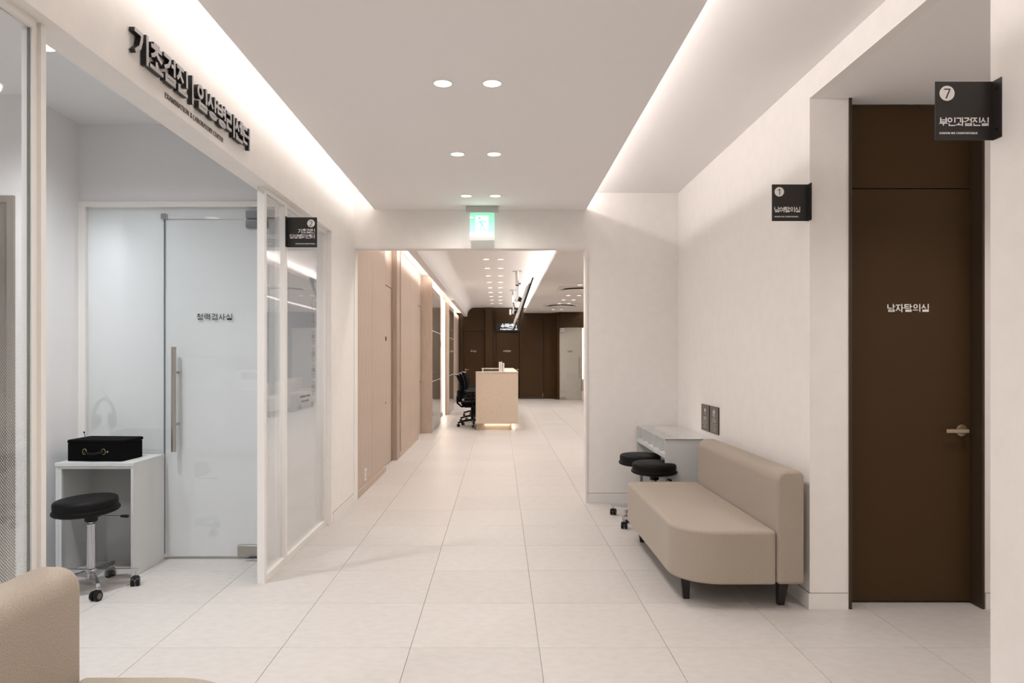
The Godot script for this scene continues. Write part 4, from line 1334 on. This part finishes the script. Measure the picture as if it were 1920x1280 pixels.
	l.area_size = Vector2(0.04, 2.7)
	l.light_energy = 0.7
	l.light_color = Color(1.0, 0.91, 0.82)
	l.area_range = 10.0
	l.shadow_enabled = true
	vl.add_child(l)
	l.position = Vector3(0.016, 1.39, 0.016)
	l.rotation.y = PI

	# reception counter
	var c := thing("reception_counter", "beige stone reception counter standing free in the lobby", "counter", Vector3.ZERO)
	var st: Material = M["stone"]
	part(c, "end_panel", box(-0.46, 0.347, 0.13, 1.10, 13.15, 13.25), st)
	part(c, "end_ledge", B.new().rb(V(-0.465, 1.10, 13.14), V(0.352, 1.118, 13.42), 0.003), st)
	part(c, "front_panel", box(0.30, 0.347, 0.13, 1.10, 13.25, 17.95), st)
	part(c, "front_ledge", B.new().rb(V(0.02, 1.10, 13.425), V(0.352, 1.118, 18.0), 0.003), st)
	part(c, "far_panel", box(-0.46, 0.347, 0.0, 1.10, 17.95, 18.0), M["white_frame"])
	part(c, "far_ledge", B.new().rb(V(-0.47, 1.10, 17.6), V(0.015, 1.118, 18.02), 0.003), st)
	part(c, "far_return", box(-0.455, -0.42, 0.75, 1.10, 17.6, 17.95), M["white_frame"])
	part(c, "worktop", box(-0.44, 0.298, 0.72, 0.745, 13.26, 17.94), M["grey_table"])
	part(c, "plinth", box(-0.455, 0.22, 0.0, 0.129, 13.28, 13.45), st)
	part(c, "plinth_side", box(0.16, 0.22, 0.0, 0.129, 13.46, 17.9), st)
	part(c, "upstand", box(0.02, 0.05, 0.745, 1.10, 13.45, 17.6), M["grey_back"])
	part(c, "kick_light", B.new().bx(V(-0.3, 0.118, 13.262), V(0.2, 0.128, 13.272)), M["strip_warm"])
	for q in [[Vector3(0, 0, 0), Vector2(0.5, 0.02), V(-0.05, 0.112, 13.262), 0.03], [Vector3(0, 0, 0), Vector2(0.03, 4.4), V(0.27, 0.112, 15.6), 0.35]]:
		var k := AreaLight3D.new()
		k.name = "kick_lamp"
		k.area_size = q[1]
		k.light_energy = q[3]
		k.light_color = Color(1.0, 0.92, 0.84)
		k.area_range = 6.0
		k.shadow_enabled = true
		c.add_child(k, true)
		k.position = q[2]
		k.rotation.x = -PI / 2
	part(c, "kick_light", B.new().bx(V(0.26, 0.118, 13.5), V(0.28, 0.128, 17.9)), M["strip_warm"])
	for k in 3:
		var lf := thing("booklet", "white booklet standing on the reception counter, %s from the left" % ORD[k], "booklet", V(-0.005 + 0.036 * k, 1.118, 13.32 - 0.02 * k), [0.06, -0.05, 0.1][k], "booklets on the counter")
		part(lf, "cover", B.new().rb(Vector3(-0.013, 0, -0.05), Vector3(0.013, [0.185, 0.19, 0.165][k], 0.05), 0.002), M["paper"])
		part(lf, "spine", B.new().rb(Vector3(-0.0125, 0.002, 0.0505), Vector3(0.0125, [0.183, 0.188, 0.163][k], 0.0525), 0.0008), M["plate_white"])
	for k in 3:
		make_office_chair("black office chair at the reception counter, %s from the corridor" % ["nearest", "second", "third"][k], V(-0.56, 0, [13.98, 15.05, 16.5][k]), [0.12, 0.02, -0.1][k], "office chairs behind the counter")

	# screens on ceiling poles, seen edge on
	for k in 2:
		var d: float = [13.55, 17.4][k]
		var t := thing("ceiling_screen", ["flat screen on a ceiling pole over the counter, the nearer one", "flat screen on a ceiling pole over the counter, the farther one"][k], "screen", V(0.34, 3.09, d), 0.0, "screens over the counter")
		part(t, "ceiling_plate", B.new().rb(Vector3(-0.09, -0.008, -0.09), Vector3(0.09, 0.0, 0.09), 0.003), M["silver_plastic"])
		part(t, "pole", B.new().cyl(Vector3(0, -0.28, 0), Vector3(0, -0.008, 0), 0.03), M["silver_plastic"])
		part(t, "inner_pole", B.new().cyl(Vector3(0, -0.58, 0), Vector3(0, -0.28, 0), 0.02), M["silver_plastic"])
		part(t, "collar", B.new().cyl(Vector3(0, -0.29, 0), Vector3(0, -0.272, 0), 0.034), M["black_plastic"])
		part(t, "knob", B.new().cyl(Vector3(0.03, -0.25, 0), Vector3(0.07, -0.25, 0), 0.012), M["black_plastic"])
		part(t, "bracket", B.new().rb(Vector3(-0.03, -0.6, -0.05), Vector3(0.06, -0.5, 0.05), 0.006), M["silver_plastic"])
		part(t, "power_box", B.new().rb(Vector3(-0.1, -0.62, -0.03), Vector3(-0.05, -0.48, 0.03), 0.006), M["plate_white"])
		part(t, "cable", B.new().tube([Vector3(-0.08, -0.62, 0.02), Vector3(-0.05, -0.72, 0.04), Vector3(0.02, -0.78, 0.04), Vector3(0.06, -0.7, 0.03)], 0.007, 6), M["black_plastic"])
		var tb := Node3D.new()
		tb.name = "display"
		t.add_child(tb)
		tb.position = Vector3(0.13, -0.6, 0)
		tb.rotation.z = -0.33
		part(tb, "panel", B.new().rb(Vector3(0.0, -0.42, -0.72), Vector3(0.03, 0.42, 0.72), 0.006), M["black_plastic"])
		part(tb, "back_shell", B.new().rb(Vector3(-0.03, -0.4, -0.68), Vector3(0.0, 0.3, 0.68), 0.01), M["silver_plastic"])
		part(tb, "mount_rail", B.new().bx(Vector3(-0.055, -0.25, -0.16), Vector3(-0.03, 0.3, -0.12)).bx(Vector3(-0.055, -0.25, 0.12), Vector3(-0.03, 0.3, 0.16)), M["silver_plastic"])
		part(tb, "tilt_arm", B.new().bx(Vector3(-0.12, -0.03, -0.06), Vector3(-0.055, 0.05, 0.06)), M["black_plastic"])

	# round ceiling air conditioners
	for k in 2:
		var ac := thing("air_conditioner", ["round white ceiling air conditioner, the nearer one", "round white ceiling air conditioner, the farther one"][k], "air conditioner", V(1.76, 2.904, [15.15, 19.85][k]), 0.0, "round ceiling air conditioners")
		part(ac, "plate", B.new().slab(B.rrect(-0.5, 0.5, -0.5, 0.5, [0.05, 0.05, 0.05, 0.05], 4), -0.012, 0.0, 0.002, 0.006, 2), M["plate_white"])
		part(ac, "air_slot", B.new().lathe([Vector2(0.36, -0.042), Vector2(0.36, -0.012)], 48), M["gap"])
		part(ac, "disc", B.new().lathe([Vector2(0.0, -0.062), Vector2(0.3, -0.06), Vector2(0.4, -0.054), Vector2(0.405, -0.048), Vector2(0.4, -0.042), Vector2(0.0, -0.042)], 48), M["plate_white"])
		part(ac, "outer_ring", B.new().lathe([Vector2(0.445, -0.012), Vector2(0.445, -0.02), Vector2(0.47, -0.018), Vector2(0.48, -0.012)], 48), M["plate_white"])

	# sofas and a side table of the waiting area, mirrored in the glass screen
	make_sofa("pale bench sofa of the lobby mirrored in the glass screen, nearest one", V(3.02, 0, 16.6), 0.0, "lobby bench sofas")
	make_sofa("pale bench sofa of the lobby mirrored in the glass screen, middle one", V(3.02, 0, 19.0), 0.0, "lobby bench sofas")
	make_sofa("pale bench sofa of the lobby mirrored in the glass screen, rearmost one", V(3.5, 0, 21.2), 0.0, "lobby bench sofas")
	var sd := thing("side_table", "grey block side table between the lobby sofas", "table", V(2.62, 0, 17.8))
	part(sd, "body", B.new().rb(Vector3(-0.25, 0, -0.25), Vector3(0.25, 0.42, 0.25), 0.01), M["grey_table"])
	part(sd, "top", B.new().rb(Vector3(-0.26, 0.42, -0.26), Vector3(0.26, 0.44, 0.26), 0.004), M["grey_table"])

# ------------------------------------------------------------------ far end of the lobby
func build_lobby_far() -> void:
	var br: Material = M["brown"]
	var w := setting("wall_far_lobby", "dark brown panelled wall at the far end of the lobby", "wall")
	part(w, "backing", box(-1.75, 1.5, 0, 3.09, 23.62, 23.8), br)
	part(w, "panel", box(-1.39, -1.245, 0, 3.085, 23.42, 23.62), br)
	part(w, "panel", box(-1.24, -0.50, 2.306, 3.085, 23.46, 23.62), br)
	part(w, "pilaster", box(-0.495, -0.245, 0, 3.085, 23.30, 23.62), br)
	part(w, "panel", box(-0.24, -0.13, 0, 3.085, 23.50, 23.62), br)
	part(w, "panel", box(-0.125, 0.672, 2.60, 3.085, 23.50, 23.62), br)
	part(w, "panel", box(0.676, 1.455, 0.08, 3.085, 23.40, 23.62), br)
	part(w, "baseboard", box(0.676, 1.455, 0, 0.076, 23.39, 23.62), M["brown_edge"])
	# curved part that swings forward
	var poly := PackedVector2Array()
	var inner := PackedVector2Array()
	for k in 11:
		var a := 0.5 * PI * k / 10.0
		poly.append(Vector2(1.46 + 0.45 * sin(a), -(23.46 - 0.5 * (1.0 - cos(a)) ) * 1.0255))
	var cv := B.new()
	cv.t = Transform3D(Basis(Vector3(1, 0, 0), Vector3(0, 0, 1), Vector3(0, -1, 0)), Vector3.ZERO)
	# prism is drawn in plan (x, z) and stood up along y
	var plan := PackedVector2Array()
	for p in poly:
		plan.append(Vector2(p.x, p.y))
	plan.append(Vector2(1.98, zz(22.93)))
	plan.append(Vector2(1.98, zz(23.7)))
	plan.append(Vector2(1.46, zz(23.7)))
	part(w, "curved_panel", cv.prism(plan, -3.085, -0.0), br)
	part(w, "lintel", box(1.985, 4.0, 2.39, 3.0, 22.86, 23.0), br)
	part(w, "panel", box(4.0, 6.6, 0.0, 3.0, 22.86, 23.0), br)
	part(w, "trim_cap", box(1.452, 1.462, 0.06, 0.2, 23.37, 23.4), M["silver_plastic"])
	struct("wall_right_lobby", box(6.6, 6.7, 0, 3.09, 6.745, 23.8), M["plaster"], "white right wall of the lobby", "wall")
	# doors
	for k in 2:
		var x0: float = [-1.24, -0.125][k]
		var x1: float = [-0.50, 0.672][k]
		var d := setting("door_%d" % (6 + k), ["dark brown lobby door left of the lit sign", "dark brown lobby door under the lit sign"][k], "door")
		part(d, "leaf", box(x0 + 0.004, x1 - 0.004, 0.01, [2.298, 2.26][k], 23.48, 23.58), br)
		part(d, "lettering", hangul(["주사실", "수액센터"][k], 0.062, 0.13, 0.004, 1.07), M["letter_white"], V((x0 + x1) * 0.5 + [-0.03, -0.03][k], 1.585, 23.478))
		lever_handle(d, V([x0 + 0.08, x1 - 0.06][k], 0.985, 23.478), [1.0, -1.0][k], M["brass"])
	# lit sign
	var s := thing("lit_sign", "dark box sign with glowing white Hangul letters above the far door", "sign", V(0.273, 2.28, 23.44))
	part(s, "box", B.new().rb(Vector3(-0.397, 0, -0.06), Vector3(0.397, 0.31, 0.03), 0.004), M["sign_black"])
	part(s, "lettering", hangul("수액센터", 0.135, 0.12, 0.012, 1.0), M["sign_letters"], Vector3(0.03, 0.128, 0.031))
	latin(s, "small_lettering", "IV INJECTION CENTER", 0.04, M["sign_letters"], Vector3(0.03, 0.075, 0.033), true, HORIZONTAL_ALIGNMENT_CENTER, 0.006)
	var l := AreaLight3D.new()
	l.name = "lamp"
	l.area_size = Vector2(0.5, 0.2)
	l.light_energy = 0.05
	l.area_range = 6.0
	l.shadow_enabled = true
	s.add_child(l)
	l.position = Vector3(0.0, 0.155, 0.055)
	l.rotation.y = PI
	# frosted glass front of the room at the right
	var g := setting("door_8", "frosted glass door with steel fittings at the far right of the lobby", "door")
	for q in [["leaf", 1.99, 2.70], ["side_pane", 2.72, 3.98]]:
		var pn := part(g, q[0], box(q[1], q[2], 0.012, 2.385, 22.90, 22.912), M["glass"])
		part(pn, "frosting", box(q[1], q[2], 0.013, 2.384, 22.915, 22.916), M["milk_film_far"])
	part(g, "glass_edge", box(2.70, 2.715, 0.0, 2.385, 22.90, 22.915), M["glass_edge"])
	part(g, "upper_hinge", B.new().rb(V(1.995, 2.31, 22.88), V(2.13, 2.375, 22.93), 0.004), M["chrome"])
	part(g, "upper_hinge", B.new().rb(V(1.995, 2.24, 22.88), V(2.13, 2.30, 22.93), 0.004), M["chrome"])
	part(g, "lower_hinge", B.new().rb(V(1.995, 0.015, 22.88), V(2.19, 0.095, 22.93), 0.004), M["steel"])
	part(g, "handle", B.new().cyl(V(2.63, 0.72, 22.85), V(2.63, 1.42, 22.85), 0.016), M["steel"])
	part(g, "lettering", hangul("상담실", 0.05, 0.13, 0.002, 1.15), M["ink"], V(2.33, 1.58, 22.897))
	var rb2 := box(1.95, 4.2, 0.0, 2.9, 23.75, 23.8)
	rb2.bx(V(4.1, 0, 23.0), V(4.2, 2.9, 23.75))
	rb2.bx(V(1.985, 2.7, 23.0), V(4.2, 2.8, 23.75))
	struct("wall_far_room", rb2, M["exam_paper"], "pale wall of the room behind the far frosted glass", "wall")
	downlight("round downlight in the room behind the far frosted glass", "far room downlights", V(2.8, 2.70, 23.4), 0.06, 1.5, Color(1, 0.95, 0.88), "lens_warm", 75.0)
	# sliver of a lit panel beside the glass door
	var lp := thing("wall_lamp", "tall glowing white panel beside the far frosted door", "lamp", V(2.80, 0, 22.88))
	part(lp, "diffuser", B.new().rb(Vector3(-0.07, 0.68, -0.005), Vector3(0.08, 2.37, 0.012), 0.003), M["strip_warm"])
	part(lp, "base_cap", B.new().rb(Vector3(-0.07, 0.66, -0.005), Vector3(0.08, 0.68, 0.012), 0.003), M["silver_plastic"])
	var l2 := AreaLight3D.new()
	l2.name = "lamp"
	l2.area_size = Vector2(0.14, 1.6)
	l2.light_energy = 0.2
	l2.light_color = Color(1.0, 0.93, 0.86)
	l2.area_range = 8.0
	l2.shadow_enabled = true
	lp.add_child(l2)
	l2.position = Vector3(0.005, 1.52, 0.03)
	l2.rotation.y = PI
